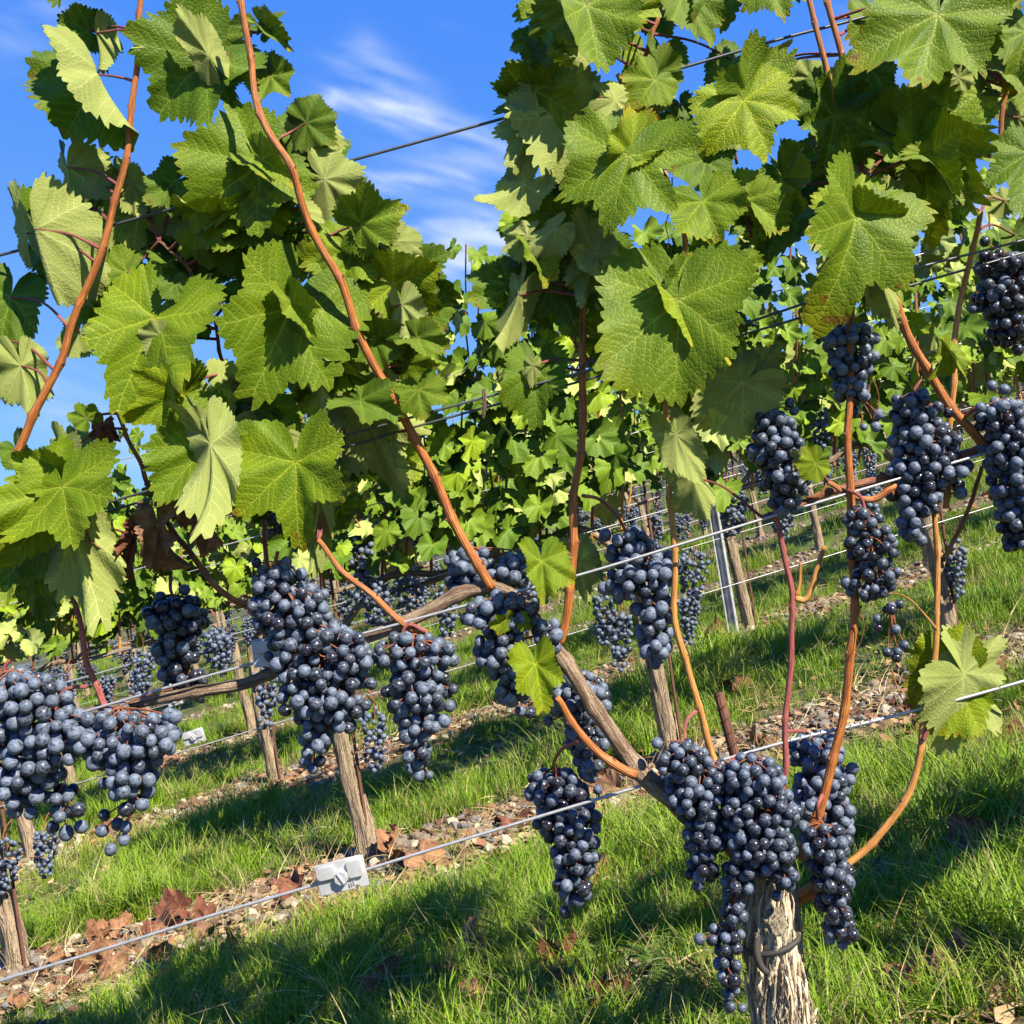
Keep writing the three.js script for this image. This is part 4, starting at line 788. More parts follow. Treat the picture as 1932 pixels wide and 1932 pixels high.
leaf(C, 1940, 290, 1896, 436, { tone: 0, w: 1.0, d: -0.05 }); leaf(C, 1935, 60, 1902, 172, { tone: 1, w: 1.0, d: -0.03 }); leaf(C, 1905, 120, 1945, 220, { tone: 1, d: -0.02 }); leaf(C, 1850, 180, 1800, 240, { tone: 2, d: -0.02, w: 1.1 }); leaf(C, 1640, 130, 1680, 190, { tone: 0, d: 0.03, w: 1.1 }); leaf(C, 1650, 30, 1640, 110, { tone: 1, d: 0.02 });
leaf(C, 1275, 820, 1326, 926, { roll: 178, w: 0.7, d: -0.05, fL: 10 }); leaf(C, 1306, 900, 1346, 1003, { roll: 180, w: 0.95, d: -0.03 }); leaf(C, 1402, 722, 1306, 812, { roll: 180, w: 1.1, d: -0.02 });
leaf(C, 1430, 700, 1474, 656, { roll: 180, w: 1.1, d: 0.0 }); leaf(C, 1788, 664, 1758, 718, { tone: 3, w: 0.8, d: -0.05, fL: 15, fR: 20 }); leaf(C, 1792, 662, 1818, 712, { tone: 3, w: 0.7, d: -0.05, fL: 25 });
leaf(C, 1540, 876, 1508, 908, { tone: 3, w: 1.3, d: -0.05, dz: 5 }); leaf(C, 1510, 860, 1520, 890, { roll: 180, w: 1.0, d: -0.045 });
leaf(A, 1820, 1276, 1926, 1402, { roll: 160, w: 1.5, d: 0.0, dz: -50, fL: 30, fR: 34, opt: { sinus: 0.0, wave: 0.13 } }); leaf(A, 1806, 1278, 1702, 1290, { tone: 3, w: 1.7, d: 0.01, dz: -20, petiole: false }); leaf(A, 1818, 1270, 1900, 1205, { roll: 180, w: 1.0, d: 0.0, petiole: false });
leaf(A, 1022, 1058, 1030, 1136, { tone: 2, w: 1.15, d: -0.06, fL: 30, fR: 10 }); leaf(A, 1010, 1252, 1024, 1330, { tone: 3, w: 1.1, d: -0.07, fL: 10, fR: 35 }); leaf(A, 955, 1170, 925, 1180, { tone: 3, w: 1.2, d: -0.055 }); leaf(A, 985, 1168, 1000, 1185, { tone: 3, w: 1.2, d: -0.05 }); leaf(A, 1090, 1060, 1112, 1150, { roll: 180, w: 0.8, d: 0.04 }); leaf(A, 770, 1345, 760, 1380, { tone: 3, w: 1, d: 0.06 });
// leaves deeper in the canopy that show between those above
{
  const r = rng(4242);
  const inside = (x, y, poly) => { let c = false; for (let i = 0, j = poly.length - 1; i < poly.length; j = i++) { const [xi, yi] = poly[i], [xj, yj] = poly[j]; if ((yi > y) !== (yj > y) && x < ((xj - xi) * (y - yi)) / (yj - yi) + xi) c = !c; } return c; };
  const masses = [[A, [[190, 400], [330, 360], [420, 290], [520, 300], [600, 270], [680, 380], [770, 450], [830, 560], [810, 700], [740, 860], [640, 960], [460, 960], [330, 940], [200, 900], [60, 1000], [-20, 960], [0, 860], [110, 830], [200, 780], [190, 600]], 72, [[305, 285, 45], [105, 740, 75], [240, 840, 45], [425, 650, 50], [640, 600, 10], [100, 690, 60]]],
    [C, [[985, 20], [1000, -60], [1960, -60], [1960, 470], [1850, 440], [1740, 500], [1640, 560], [1500, 480], [1420, 560], [1390, 760], [1300, 790], [1200, 660], [1060, 660], [990, 600], [975, 440]], 104, [[1316, 290, 40], [1468, 255, 50], [1400, 25, 40], [1640, 95, 70], [1265, 430, 60], [1480, 500, 60], [1810, 245, 30], [1200, 420, 40], [1700, 540, 60], [1830, 430, 40]]]];
  for (const [v, poly, count, holes] of masses) {
    let n = 0; for (let k = 0; k < 3000 && n < count; k++) {
      const x = r() * 1980 - 20, y = r() * 1100 - 60; if (!inside(x, y, poly)) continue;
      const L = 42 + 58 * r(); if (holes.some(([hx, hy, hr]) => Math.hypot(x - hx, y + L * 0.3 - hy) < hr + L * 0.62)) continue;
      const a = (-90 + (r() - 0.5) * 170) * RAD, under = r() < 0.34;
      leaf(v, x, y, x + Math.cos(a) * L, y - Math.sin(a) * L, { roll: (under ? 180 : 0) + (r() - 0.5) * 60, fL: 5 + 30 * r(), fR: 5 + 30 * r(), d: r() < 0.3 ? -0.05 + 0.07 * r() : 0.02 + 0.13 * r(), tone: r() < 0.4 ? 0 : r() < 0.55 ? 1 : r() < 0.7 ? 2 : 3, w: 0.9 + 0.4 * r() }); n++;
    }
  }
}
// withered brown leaves still hanging on the first vine
const dead = (v, jx, jy, tx, ty, o, m = 0) => { const s = leafSeed, l = leaf(v, jx, jy, tx, ty, { petiole: false, ...o }); l.material = [deadMat[m], deadMat[m]]; l.name = 'withered_leaf'; l.userData.label = 'withered brown crumpled leaf'; return l; };
const crumple = { opt: { wave: 0.34, umbrella: 0.30, droop: 0.2, sinus: 0.9 } };
dead(A, 298, 990, 318, 1084, { ...crumple, d: -0.03, w: 0.75, fL: 35, fR: 62, dz: 10 }); dead(A, 390, 990, 392, 1052, { ...crumple, d: -0.03, w: 0.7, fL: 40, fR: 40 }, 1); dead(A, 420, 910, 436, 970, { ...crumple, d: 0.01, w: 0.8, fL: 50, fR: 65, dz: 0 }); dead(A, 330, 930, 360, 985, { ...crumple, d: -0.02, fL: 50, fR: 20 }, 1);
dead(A, 260, 1010, 230, 1070, { ...crumple, d: -0.01, w: 0.6, fL: 60, fR: 60 }, 2); dead(A, 170, 985, 215, 1060, { ...crumple, d: 0.0, w: 0.5, fL: 60, fR: 70 }, 2); dead(A, 195, 800, 195, 842, { ...crumple, d: 0.03 }, 2); 

// ---------------------------------------------------------------- the first row: bunches
bunch('broad bunch of dusty blue grapes cut by the left edge, below the woody arm end', -0.02, [[20, 1310, 62, 58], [70, 1330, 76, 74], [70, 1420, 76, 70], [40, 1470, 72, 60], [125, 1390, 66, 66], [10, 1400, 50, 70]], 'blue', { r: 15.5, loose: 1.1, stalk: [[18, 1245], [8, 1262], [25, 1290]], extra: [[28, 1530, 16], [58, 1533, 14], [22, 1508, 15], [48, 1512, 14], [12, 1495, 15]] });
bunch('straggling tail of few grapes hanging between the two big bunches at the left', 0.0, [[118, 1500, 38, 26], [122, 1532, 30, 22]], 'mid', { r: 15, extra: [[148, 1528, 15.5, -0.02], [125, 1572, 16], [153, 1560, 14], [100, 1560, 13]] });
bunch('bunch of dusty blue grapes with a loose tip, right of the broad left-edge bunch', -0.02, [[225, 1370, 62, 45], [255, 1400, 72, 62], [245, 1460, 62, 58], [260, 1510, 42, 36], [195, 1400, 50, 56], [300, 1390, 46, 50]], 'blue', { r: 15, loose: 1.1, stalk: [[165, 1295], [122, 1302], [105, 1345], [150, 1380]], extra: [[197, 1538, 12], [222, 1555, 13], [193, 1568, 14], [237, 1560, 13], [234, 1584, 12], [209, 1603, 13], [268, 1380, 15, -0.04], [318, 1348, 14], [330, 1352, 15], [322, 1372, 13], [326, 1300, 0.1]] });
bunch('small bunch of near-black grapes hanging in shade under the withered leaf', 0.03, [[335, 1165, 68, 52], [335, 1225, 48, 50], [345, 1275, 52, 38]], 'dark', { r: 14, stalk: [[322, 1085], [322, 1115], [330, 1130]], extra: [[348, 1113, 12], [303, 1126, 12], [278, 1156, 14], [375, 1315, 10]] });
bunch('large dense blue bunch at centre-left covering a metal wire tensioner', -0.03, [[530, 1100, 66, 46], [555, 1160, 88, 70], [590, 1230, 98, 76], [600, 1310, 86, 72], [640, 1340, 60, 50], [600, 1390, 40, 40], [660, 1250, 54, 72], [505, 1130, 44, 62]], 'mid', { r: 13.8, stalk: [[524, 1040], [520, 1062], [530, 1090], [537, 1108]], extra: [[580, 1420, 14], [576, 1438, 13], [604, 1436, 12], [590, 1450, 12], [484, 1062, 11], [540, 1060, 12], [610, 1412, 12], [700, 1290, 13], [690, 1330, 13]] });
bunch('two grapes of a hidden bunch peeping under the sunlit leaf lobe', 0.02, [[520, 985, 18, 20]], 'dark', { r: 11, extra: [[526, 1000, 10], [512, 1005, 10]] });
bunch('loose bunch of grey-blue grapes on the orange cane left of the arched arm', -0.02, [[780, 1235, 92, 48], [785, 1300, 72, 60], [790, 1365, 52, 48], [785, 1420, 34, 40]], 'mid', { r: 13.6, loose: 1.1, stalk: [[804, 1192], [770, 1178], [755, 1205], [742, 1225]], extra: [[790, 1462, 13], [810, 1462, 9], [775, 1450, 12], [856, 1300, 10], [848, 1332, 13], [838, 1360, 14]] });
bunch('bunch half hidden behind the base of the long slanting orange cane', 0.05, [[890, 1070, 60, 46], [965, 1080, 44, 42], [880, 1105, 50, 30]], 'blue', { r: 13.6, extra: [[856, 1050, 12], [990, 1042, 13], [1022, 1046, 12]] });
bunch('bunch with a yellow leaf caught in it hanging right below the arm bend', -0.02, [[950, 1160, 80, 50], [1030, 1190, 36, 36], [945, 1225, 58, 56], [965, 1290, 48, 54]], 'mid', { r: 14, extra: [[1000, 1345, 12], [982, 1342, 12], [878, 1168, 13], [1048, 1222, 13], [1025, 1230, 12], [1026, 1130, 12]] });
bunch('blue bunch in shade behind the arm between two hanging bunches', 0.06, [[1095, 1320, 62, 58], [1105, 1385, 48, 52], [1110, 1440, 32, 40]], 'blue', { r: 12.8, extra: [[1143, 1312, 12], [1034, 1360, 11], [1128, 1490, 10], [1140, 1405, 13]] });
bunch('long hanging bunch crossed by the low wire, left of the shaggy trunk', 0.06, [[1050, 1490, 66, 52], [1070, 1545, 70, 56], [1085, 1610, 52, 56], [1082, 1670, 44, 42]], 'grey', { r: 13.4, stalk: [[1092, 1398, -0.03], [1062, 1412, 0.0], [1045, 1440, 0.03], [1050, 1460, 0.05]], extra: [[1066, 1721, 13], [1070, 1692, 13], [1114, 1640, 12], [1122, 1590, 13]] });
bunch('bunch of blue grapes left of the thin yellow cane, upper part of a long cluster', 0.03, [[1190, 1040, 58, 50], [1215, 1085, 68, 56], [1180, 1100, 44, 40], [1235, 1150, 48, 44], [1235, 1205, 42, 52]], 'blue', { r: 14, stalk: [[1100, 935, -0.03], [1135, 945], [1165, 975], [1185, 1010]], extra: [[1142, 1010, 13], [1140, 1110, 14], [1236, 1252, 12], [1262, 1050, 13], [1166, 1130, 12], [1272, 1062, 13]] });
bunch('dense dark bunch at the trunk head beneath the rusty stake', -0.03, [[1290, 1435, 58, 46], [1310, 1500, 62, 60], [1330, 1570, 50, 60], [1325, 1630, 36, 46], [1362, 1480, 46, 54]], 'grey', { r: 12.8, stalk: [[1316, 1340, 0.01], [1296, 1358, 0.0], [1292, 1392, -0.01], [1298, 1410]], extra: [[1240, 1402, 12], [1316, 1672, 12], [1340, 1655, 11], [1300, 1650, 11]] });
bunch('longest dark bunch running down beside the trunk almost to the grass', -0.05, [[1420, 1465, 72, 48], [1432, 1530, 82, 62], [1435, 1590, 74, 60], [1395, 1650, 42, 48], [1385, 1705, 34, 46], [1370, 1770, 42, 36], [1374, 1830, 32, 42], [1378, 1880, 20, 30]], 'grey', { r: 12.6, stalk: [[1400, 1440, -0.03], [1385, 1430, -0.04], [1372, 1440, -0.05]], extra: [[1375, 1902, 10], [1400, 1902, 10], [1320, 1772, 12], [1388, 1868, 9], [1418, 1428, 11]] });
bunch('small dark cluster lying against the front of the trunk head', -0.06, [[1470, 1600, 34, 36], [1478, 1650, 30, 32]], 'dark', { r: 12.6, extra: [[1462, 1655, 12], [1490, 1672, 12], [1466, 1690, 12], [1440, 1650, 12], [1447, 1633, 12]] });
bunch('pale blue bunch behind the lower end of the tall orange cane', 0.05, [[1540, 1420, 60, 44], [1555, 1480, 60, 56], [1575, 1540, 42, 48], [1520, 1510, 36, 44]], 'blue', { r: 13.5, stalk: [[1486, 1380, 0.0], [1520, 1382, 0.03], [1538, 1402, 0.04], [1544, 1418, 0.04]], extra: [[1556, 1386, 12], [1500, 1420, 12], [1516, 1418, 13], [1608, 1450, 13]] });
bunch('dusty grey-blue bunch tapering down right of the trunk head', -0.03, [[1555, 1590, 58, 44], [1568, 1645, 50, 52], [1572, 1705, 40, 46], [1585, 1750, 36, 34]], 'grey', { r: 13.6, stalk: [[1552, 1500, -0.03], [1543, 1520, -0.04], [1542, 1545, -0.03]], extra: [[1589, 1782, 11], [1597, 1772, 11], [1516, 1560, 13], [1566, 1772, 12], [1530, 1520, 13], [1506, 1530, 12]] });
bunch('dark bunch beside a yellow leaf, left of the upright orange cane', -0.01, [[1455, 800, 50, 40], [1462, 845, 58, 52], [1475, 905, 46, 46], [1478, 950, 36, 30]], 'grey', { r: 12.2, stalk: [[1405, 728, 0.0], [1438, 735], [1450, 755], [1460, 775]], extra: [[1432, 762, 10], [1445, 764, 10], [1490, 760, 11], [1498, 775, 10], [1515, 925, 12], [1522, 905, 12]] });
bunch('bunch of shaded blue grapes hanging from under the big centre leaf at upper right', 0.0, [[1600, 645, 62, 42], [1605, 690, 48, 40], [1608, 735, 40, 36]], 'blue', { r: 12.4, extra: [[1610, 778, 12], [1658, 782, 12], [1652, 805, 11], [1630, 806, 8], [1650, 672, 11], [1580, 728, 11]] });
bunch('big bunch of blue grapes hanging between the two slanting canes at right', 0.0, [[1725, 775, 56, 44], [1745, 830, 72, 56], [1750, 885, 84, 50], [1730, 935, 56, 48], [1720, 985, 36, 44]], 'mid', { r: 13, stalk: [[1740, 718, 0.0], [1725, 735], [1722, 752]], extra: [[1808, 915, 13], [1812, 930, 14], [1798, 845, 13], [1825, 880, 14], [1790, 778, 12], [1738, 1020, 12], [1715, 1010, 15]] });
bunch('loose bunch showing red stems with few grapes, in front of the tall orange cane', -0.03, [[1625, 985, 46, 34], [1645, 1030, 62, 44], [1650, 1080, 52, 40], [1635, 1110, 42, 30]], 'dark', { r: 12, loose: 1.22, stalk: [[1600, 925, -0.02], [1622, 935], [1630, 955], [1640, 980]], extra: [[1622, 966, 10], [1596, 1100, 12], [1648, 1113, 13], [1666, 1118, 12], [1648, 1122, 12], [1680, 1105, 12], [1615, 1085, 11]] });
bunch('few last grapes dangling under a withered leaf scrap', -0.03, [[1680, 1150, 16, 14]], 'dark', { r: 10.5, extra: [[1690, 1188, 10.5], [1706, 1218, 10], [1694, 1230, 10], [1674, 1231, 10.5], [1691, 1241, 10], [1657, 1185, 9], [1697, 1140, 10], [1655, 1168, 9]] });
bunch('heavy dark bunch cut off by the right edge, below the bent cane', -0.02, [[1890, 790, 52, 46], [1900, 850, 52, 56], [1905, 915, 48, 52], [1915, 980, 40, 46], [1920, 1020, 30, 24]], 'grey', { r: 12.8, stalk: [[1822, 785, 0.0], [1840, 770], [1862, 770], [1875, 780]], extra: [[1872, 728, 11], [1895, 735, 12], [1850, 770, 12], [1892, 958, 12], [1902, 1032, 11]] });
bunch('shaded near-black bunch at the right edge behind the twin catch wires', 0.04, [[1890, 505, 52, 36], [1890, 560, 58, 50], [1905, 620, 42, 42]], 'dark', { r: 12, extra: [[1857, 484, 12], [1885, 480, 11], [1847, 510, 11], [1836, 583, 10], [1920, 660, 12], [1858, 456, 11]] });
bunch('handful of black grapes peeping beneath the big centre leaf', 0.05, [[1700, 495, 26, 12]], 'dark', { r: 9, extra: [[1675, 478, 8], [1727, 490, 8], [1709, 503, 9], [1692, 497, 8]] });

// ---------------------------------------------------------------- wires of the first row and their fittings
function wire(pts, r, mat, label, d = 0, twist = false) {
  const m = new THREE.Mesh(tube(pts.map(([x, y]) => P(x, y, d)), [r], { seg: 8, per: 0.03, uvLen: 0.1 }), mat); m.name = numbered('trellis_wire'); tag(m, label, 'wire', 'wires of the first row'); scene.add(m); return m;
}
const lowWire = [[-120, 1884], [0, 1850], [200, 1790], [400, 1727], [600, 1668], [690, 1641], [800, 1607], [1000, 1546], [1215, 1481], [1320, 1447], [1500, 1395], [1600, 1372], [1800, 1322], [1932, 1285], [2050, 1252]];
wire(lowWire, 0.0021, wireMat, 'pale grey low wire running slantwise through the metal tensioner in front', 0);
wire([[-120, 1424], [0, 1388], [200, 1331], [340, 1290], [510, 1243], [640, 1208], [880, 1142], [1110, 1080], [1300, 1022], [1520, 955], [1700, 902], [1860, 855], [2000, 812]], 0.0018, wireMat, 'grey fruiting wire that the woody arm is laid along', -0.014);
wire([[-120, 1033], [77, 985], [300, 920], [500, 862], [644, 824], [760, 792], [937, 744], [1170, 683], [1400, 612], [1678, 520], [1932, 453], [2050, 420]], 0.0016, wireDark, 'upper dark wire of the twin catch wires', -0.02);
wire([[-120, 1049], [77, 1001], [300, 937], [500, 879], [664, 841], [760, 812], [970, 754], [1190, 693], [1400, 632], [1688, 547], [1932, 477], [2050, 442]], 0.0016, wireDark, 'lower dark wire of the twin catch wires', 0.02);
wire([[-120, 512], [75, 462], [205, 427], [320, 395], [580, 325], [760, 276], [940, 226], [1085, 187], [1160, 163], [1290, 127], [1475, 73], [1610, 38], [2000, -70]], 0.0020, wireDark, 'topmost dark wire crossing the blue sky', 0.012);
// splice wound round the low wire at the right
{
  const pts = []; const a = P(1490, 1398, 0), b = P(1660, 1357, 0); for (let i = 0; i <= 120; i++) { const t = i / 120, p = a.clone().lerp(b, t), w = t * 6.28 * 9, rr = 0.0031; p.y += Math.sin(w) * rr; p.z += Math.cos(w) * rr; pts.push(p); }
  const m = new THREE.Mesh(tube(pts, [0.0013], { seg: 6, per: 0.002 }), wireMat); m.name = 'wire_splice'; tag(m, 'splice of thin wire wound round the low wire behind the tall orange cane', 'wire'); scene.add(m);
}
// wire tensioner: folded plate with two rounded flaps and an eight-sided ratchet cap
function rr(w, h, r, depth, bev = 0.0008) { const s = new THREE.Shape(); s.moveTo(-w + r, -h); s.lineTo(w - r, -h); s.quadraticCurveTo(w, -h, w, -h + r); s.lineTo(w, h - r); s.quadraticCurveTo(w, h, w - r, h); s.lineTo(-w + r, h); s.quadraticCurveTo(-w, h, -w, h - r); s.lineTo(-w, -h + r); s.quadraticCurveTo(-w, -h, -w + r, -h); return new THREE.ExtrudeGeometry(s, { depth, bevelEnabled: true, bevelSize: bev, bevelThickness: bev, bevelSegments: 2, curveSegments: 6 }); }
function tensioner(pos, k, turn, label) {
  const t = thing('wire_tensioner', label, 'wire tensioner', pos, 'wire tensioners'); t.rotation.z = turn; t.scale.setScalar(k);
  const s = new THREE.Shape(); [[-0.031, -0.019], [0.012, -0.019], [0.014, -0.0155], [0.019, -0.0155], [0.021, -0.0195], [0.031, -0.019], [0.031, 0.019], [0.029, 0.018], [0.027, 0.0195], [-0.031, 0.0185]].forEach(([x, y], i) => (i ? s.lineTo(x, y) : s.moveTo(x, y)));
  part(t, 'plate', new THREE.ExtrudeGeometry(s, { depth: 0.002, bevelEnabled: true, bevelSize: 0.0006, bevelThickness: 0.0005, bevelSegments: 1 }), galv);
  const f1 = part(t, 'flap', rr(0.0115, 0.0075, 0.006, 0.0035), galv); f1.position.set(-0.018, 0.0085, 0.003);
  const f2 = part(t, 'flap', rr(0.0085, 0.010, 0.003, 0.0035), galv); f2.position.set(0.0185, 0.006, 0.003);
  const cap = part(t, 'ratchet_cap', mergeGeometries([new THREE.CylinderGeometry(0.0085, 0.0105, 0.008, 8).rotateX(Math.PI / 2), new THREE.BoxGeometry(0.0014, 0.016, 0.0024).translate(0, 0, 0.0048)]), galv); cap.position.set(0.0, -0.001, 0.0065); cap.rotation.z = 0.4;
  const rb = []; for (let i = 0; i < 3; i++) rb.push(new THREE.BoxGeometry(0.0012, 0.005, 0.002).translate(0.008 + i * 0.003, -0.013 + i * 0.001, 0.0035)); part(t, 'teeth', mergeGeometries(rb), galv);
}
tensioner(P(645, 1651, -0.006), 1, 0.235, 'bright galvanised wire tensioner on the low wire, in plain sun');
tensioner(P(520, 1228, -0.03), 0.9, 0.12, 'shaded blue-grey wire tensioner beside the dense centre-left bunch');
{ const z = 1.62; tensioner(P(366, 1390, 1.50), 0.95, 0.30, 'small distant wire tensioner on the second row low wire above the grass'); tensioner(P(330, 1322, 3.0), 1.0, 0.3, 'tiny far wire tensioner just below the woody arm'); }
// clips that hold the twin catch wires together
for (const [x, y, l] of [[913, 762, 'pale stick clip across the twin catch wires near the sky gap'], [650, 833, 'pale frayed twine knot on the twin catch wires behind the slanting cane'], [1098, 705, 'dark wire twist tying the centre cane to the twin catch wires']]) {
  const t = thing('wire_clip', l, 'clip', P(x, y, -0.02), 'clips on the twin catch wires'), dark = x > 1000;
  if (dark) { const q = []; for (let i = 0; i <= 40; i++) { const a = i / 40 * 6.28 * 5; q.push(V(-0.02 + i * 0.001, Math.cos(a) * 0.003 + 0.004 + i * 0.0003, Math.sin(a) * 0.003)); } part(t, 'twist', tube(q, [0.001], { seg: 5, per: 0.002 }), wireDark); }
  else { part(t, 'pin', tube([V(0, 0.018, 0.002), V(0.001, 0, 0.004), V(-0.001, -0.018, 0.002)], [0.0026, 0.0022], { seg: 8, per: 0.006 }), armMat); const q = []; for (let i = 0; i <= 30; i++) { const a = i / 30 * 6.28 * 3; q.push(V(Math.cos(a) * 0.005, -0.009 + i * 0.0006, Math.sin(a) * 0.005)); } part(t, 'tie', tube(q, [0.0008], { seg: 5, per: 0.003 }), armMat); }
}
// rusty ribbed stake by the trunk
{
  const a = P(1356, 1308, 0.03), b = P(1400, 1480, 0.03), dir = b.clone().sub(a).normalize(), L = (a.y - ground(a.x, a.z) + 0.2) / -dir.y, t = thing('steel_stake', 'rusty ribbed steel stake leaning beside the trunk head', 'stake', a);
  part(t, 'bar', tube([V(0, 0, 0), dir.clone().multiplyScalar(L)], [0.0066], { seg: 12, per: 0.05 }), rustMat);
  const q = [], nx = V(0, 0, 1), ny = dir.clone().cross(nx); for (let i = 0; i <= 900; i++) { const y = i / 900 * L, w = y / 0.0085 * 6.28 * 0.5; q.push(dir.clone().multiplyScalar(y).add(nx.clone().multiplyScalar(Math.cos(w) * 0.0066)).add(ny.clone().multiplyScalar(Math.sin(w) * 0.0066))); }
  part(t, 'ribs', tube(q, [0.0013], { seg: 4, per: 0.004 }), rustMat);
}
// rubber tie round the trunk
{
  const t = thing('trunk_tie', 'dark rubber tie knotted round the shaggy trunk below its knot', 'tie', P(1457, 1778, 0)), q = [];
  for (let i = 0; i <= 24; i++) { const a = i / 24 * 2 * Math.PI; q.push(V(Math.cos(a) * 0.034, 0.004 + Math.cos(a) * 0.012, Math.sin(a) * 0.036)); }
  part(t, 'band', tube(q, [0.0036], { seg: 8, per: 0.005 }), tieMat);
  part(t, 'knot', tube([V(-0.024, 0.022, 0.024), V(-0.027, 0.0, 0.031), V(-0.022, -0.016, 0.034), V(-0.014, -0.024, 0.034)], [0.0046, 0.0050, 0.0040], { seg: 10, per: 0.004 }), tieMat);
}

// ---------------------------------------------------------------- small things on the ground
const fallenGeos = [0, 1, 2, 3, 4, 5].map((i) => leafGeo({ len: 1, teeth: 12, sub: 2, rings: [0.3, 0.6, 0.85, 1], fL: [30, 60, -25, 80, 15, 100][i], fR: [45, -30, -40, 30, 70, 20][i], wave: 0.26, umbrella: [0.5, -0.4, 0.6, 0.3, -0.5, 0.7][i], droop: 0.3, sinus: 0.5 }, 900 + i, 0.004));
const fallGroup = 'fallen vine leaves on the ground'; let fallen = 0;
function fallenLeaf(p, len, label, tone, geo, yaw, tilt = 0.3) {
  const t = new THREE.Mesh(fallenGeos[geo], [deadMat[tone], deadMat[tone]]); t.name = numbered('fallen_leaf'); t.position.copy(p); t.position.y += len * 0.22; t.scale.setScalar(len);
  t.rotation.set(-Math.PI / 2 + tilt, 0.25 * Math.sin(yaw * 3), yaw, 'YXZ'); t.rotation.order = 'YXZ'; tag(t, label, 'fallen leaf', fallGroup); scene.add(t); return t;
}
for (const [x, y, L, tone, geo, yaw, label] of [
  [1850, 1612, 0.070, 2, 1, 0.4, 'reddish-brown curled fallen leaf on the bare patch right of the trunk'], [1760, 1855, 0.050, 1, 0, 2.1, 'tan fallen leaf in the grass near the bottom right corner'], [1830, 1850, 0.055, 0, 3, 1.0, 'brown rolled fallen leaf beside the tan one near the bottom right corner'], [1905, 1895, 0.05, 1, 2, 3.0, 'orange-brown fallen leaf in the bottom right corner'],
  [1700, 1890, 0.05, 1, 4, 0.3, 'small rust-orange fallen leaf right of the trunk base'], [1850, 1800, 0.055, 0, 5, 4.1, 'dull brown fallen leaf in grass above the bottom right group'],
  [895, 1835, 0.075, 0, 5, 0.8, 'upright brown folded fallen leaf in the grass at bottom centre'], [745, 1890, 0.085, 0, 3, 2.6, 'dark brown rolled fallen leaf at the bottom, left of the upright one'], [885, 1912, 0.06, 1, 0, 1.4, 'tan fallen leaf at the bottom edge below the upright one'], [1055, 1905, 0.06, 2, 4, 0.2, 'reddish fallen leaf near the bottom edge, right of centre'],
  [795, 1640, 0.085, 1, 0, 0.6, 'orange-brown fallen leaf under the low wire right of the tensioner'], [770, 1665, 0.075, 0, 2, 2.0, 'broad grey-brown fallen leaf just below the orange one by the tensioner'], [745, 1610, 0.08, 1, 4, 3.4, 'pale tan fallen leaf at the foot of the trunk behind the tensioner'], [560, 1690, 0.07, 2, 1, 0.2, 'pinkish-red fallen leaf left of the tensioner'],
  [340, 1735, 0.08, 2, 3, 1.8, 'dark red fallen leaf above the low wire at lower left'], [310, 1762, 0.07, 2, 5, 0.5, 'maroon fallen leaf touching the low wire at lower left'], [205, 1835, 0.075, 0, 1, 2.9, 'brown fallen leaf below the low wire near the left trunk'], [180, 1815, 0.065, 1, 0, 0.9, 'orange-tan curled fallen leaf near the foot of the left trunk'], [265, 1805, 0.05, 1, 2, 4.0, 'pale cream fallen leaf on the soil at lower left'],
  [430, 1830, 0.06, 2, 4, 1.1, 'small red fallen leaf in grass below the soil strip at lower left'], [300, 1880, 0.055, 1, 3, 0.1, 'ochre fallen leaf standing in grass at the bottom left'], [1395, 1310, 0.08, 2, 0, 0.7, 'mauve-brown fallen leaf in the grass right of the rusty stake'], [1500, 1480, 0.07, 0, 2, 2.2, 'dark brown fallen leaf on soil between the orange canes'], [1735, 1400, 0.06, 2, 1, 1.9, 'purplish fallen leaf on the gravel right of the yellow cane'],
  [1350, 1220, 0.09, 1, 4, 1.0, 'rust-coloured fallen leaf at the foot of the grey metal post'], [320, 1440, 0.09, 1, 0, 2.4, 'orange dry leaf in the grass right of the left-edge bunches'], [480, 1545, 0.06, 1, 5, 0.4, 'small tan fallen leaf on the grass strip at left centre'], [1160, 1500, 0.06, 0, 3, 1.2, 'brown fallen leaf on soil beside the long hanging bunch'], [690, 1600, 0.06, 1, 2, 5.0, 'tan fallen leaf lying against the thin trunk behind the tensioner'],
]) fallenLeaf(onGround(x, y).add(V(0, L * 0.18, 0)), L * 0.95, label, tone, geo, yaw, 0.55);
{
  const r = rng(55), tw = ['brown', 'tan', 'reddish'];
  for (let k = 0; k < 90; k++) { const row = r() < 0.5 ? 0 : r() < 0.6 ? 1 : 2, x = (r() - 0.5) * 1.1 * ROWS[row][0], z = rowZ(row, x) + 0.14 + (r() - 0.5) * 0.6; const tn = Math.floor(r() * 3), q = V(x, ground(x, z), z); fallenLeaf(q, 0.035 + 0.04 * r(), tw[tn] + ' fallen leaf on the ' + rowWord[row] + '-row strip ' + whereSoil(q), tn, Math.floor(r() * 6), r() * 6.28, (r() - 0.5) * 1.2); }
  for (let k = 0; k < 55; k++) { const z = -1.78 - r() * 1.1, x = (r() - 0.5) * 2 * (-z * 0.5); const tn = Math.floor(r() * 3), q = V(x, ground(x, z) + 0.006, z); fallenLeaf(q, 0.03 + 0.035 * r(), tw[tn] + ' fallen leaf in the near grass ' + whereSoil(q), tn, Math.floor(r() * 6), r() * 6.28, (r() - 0.5) * 1.2); }
}
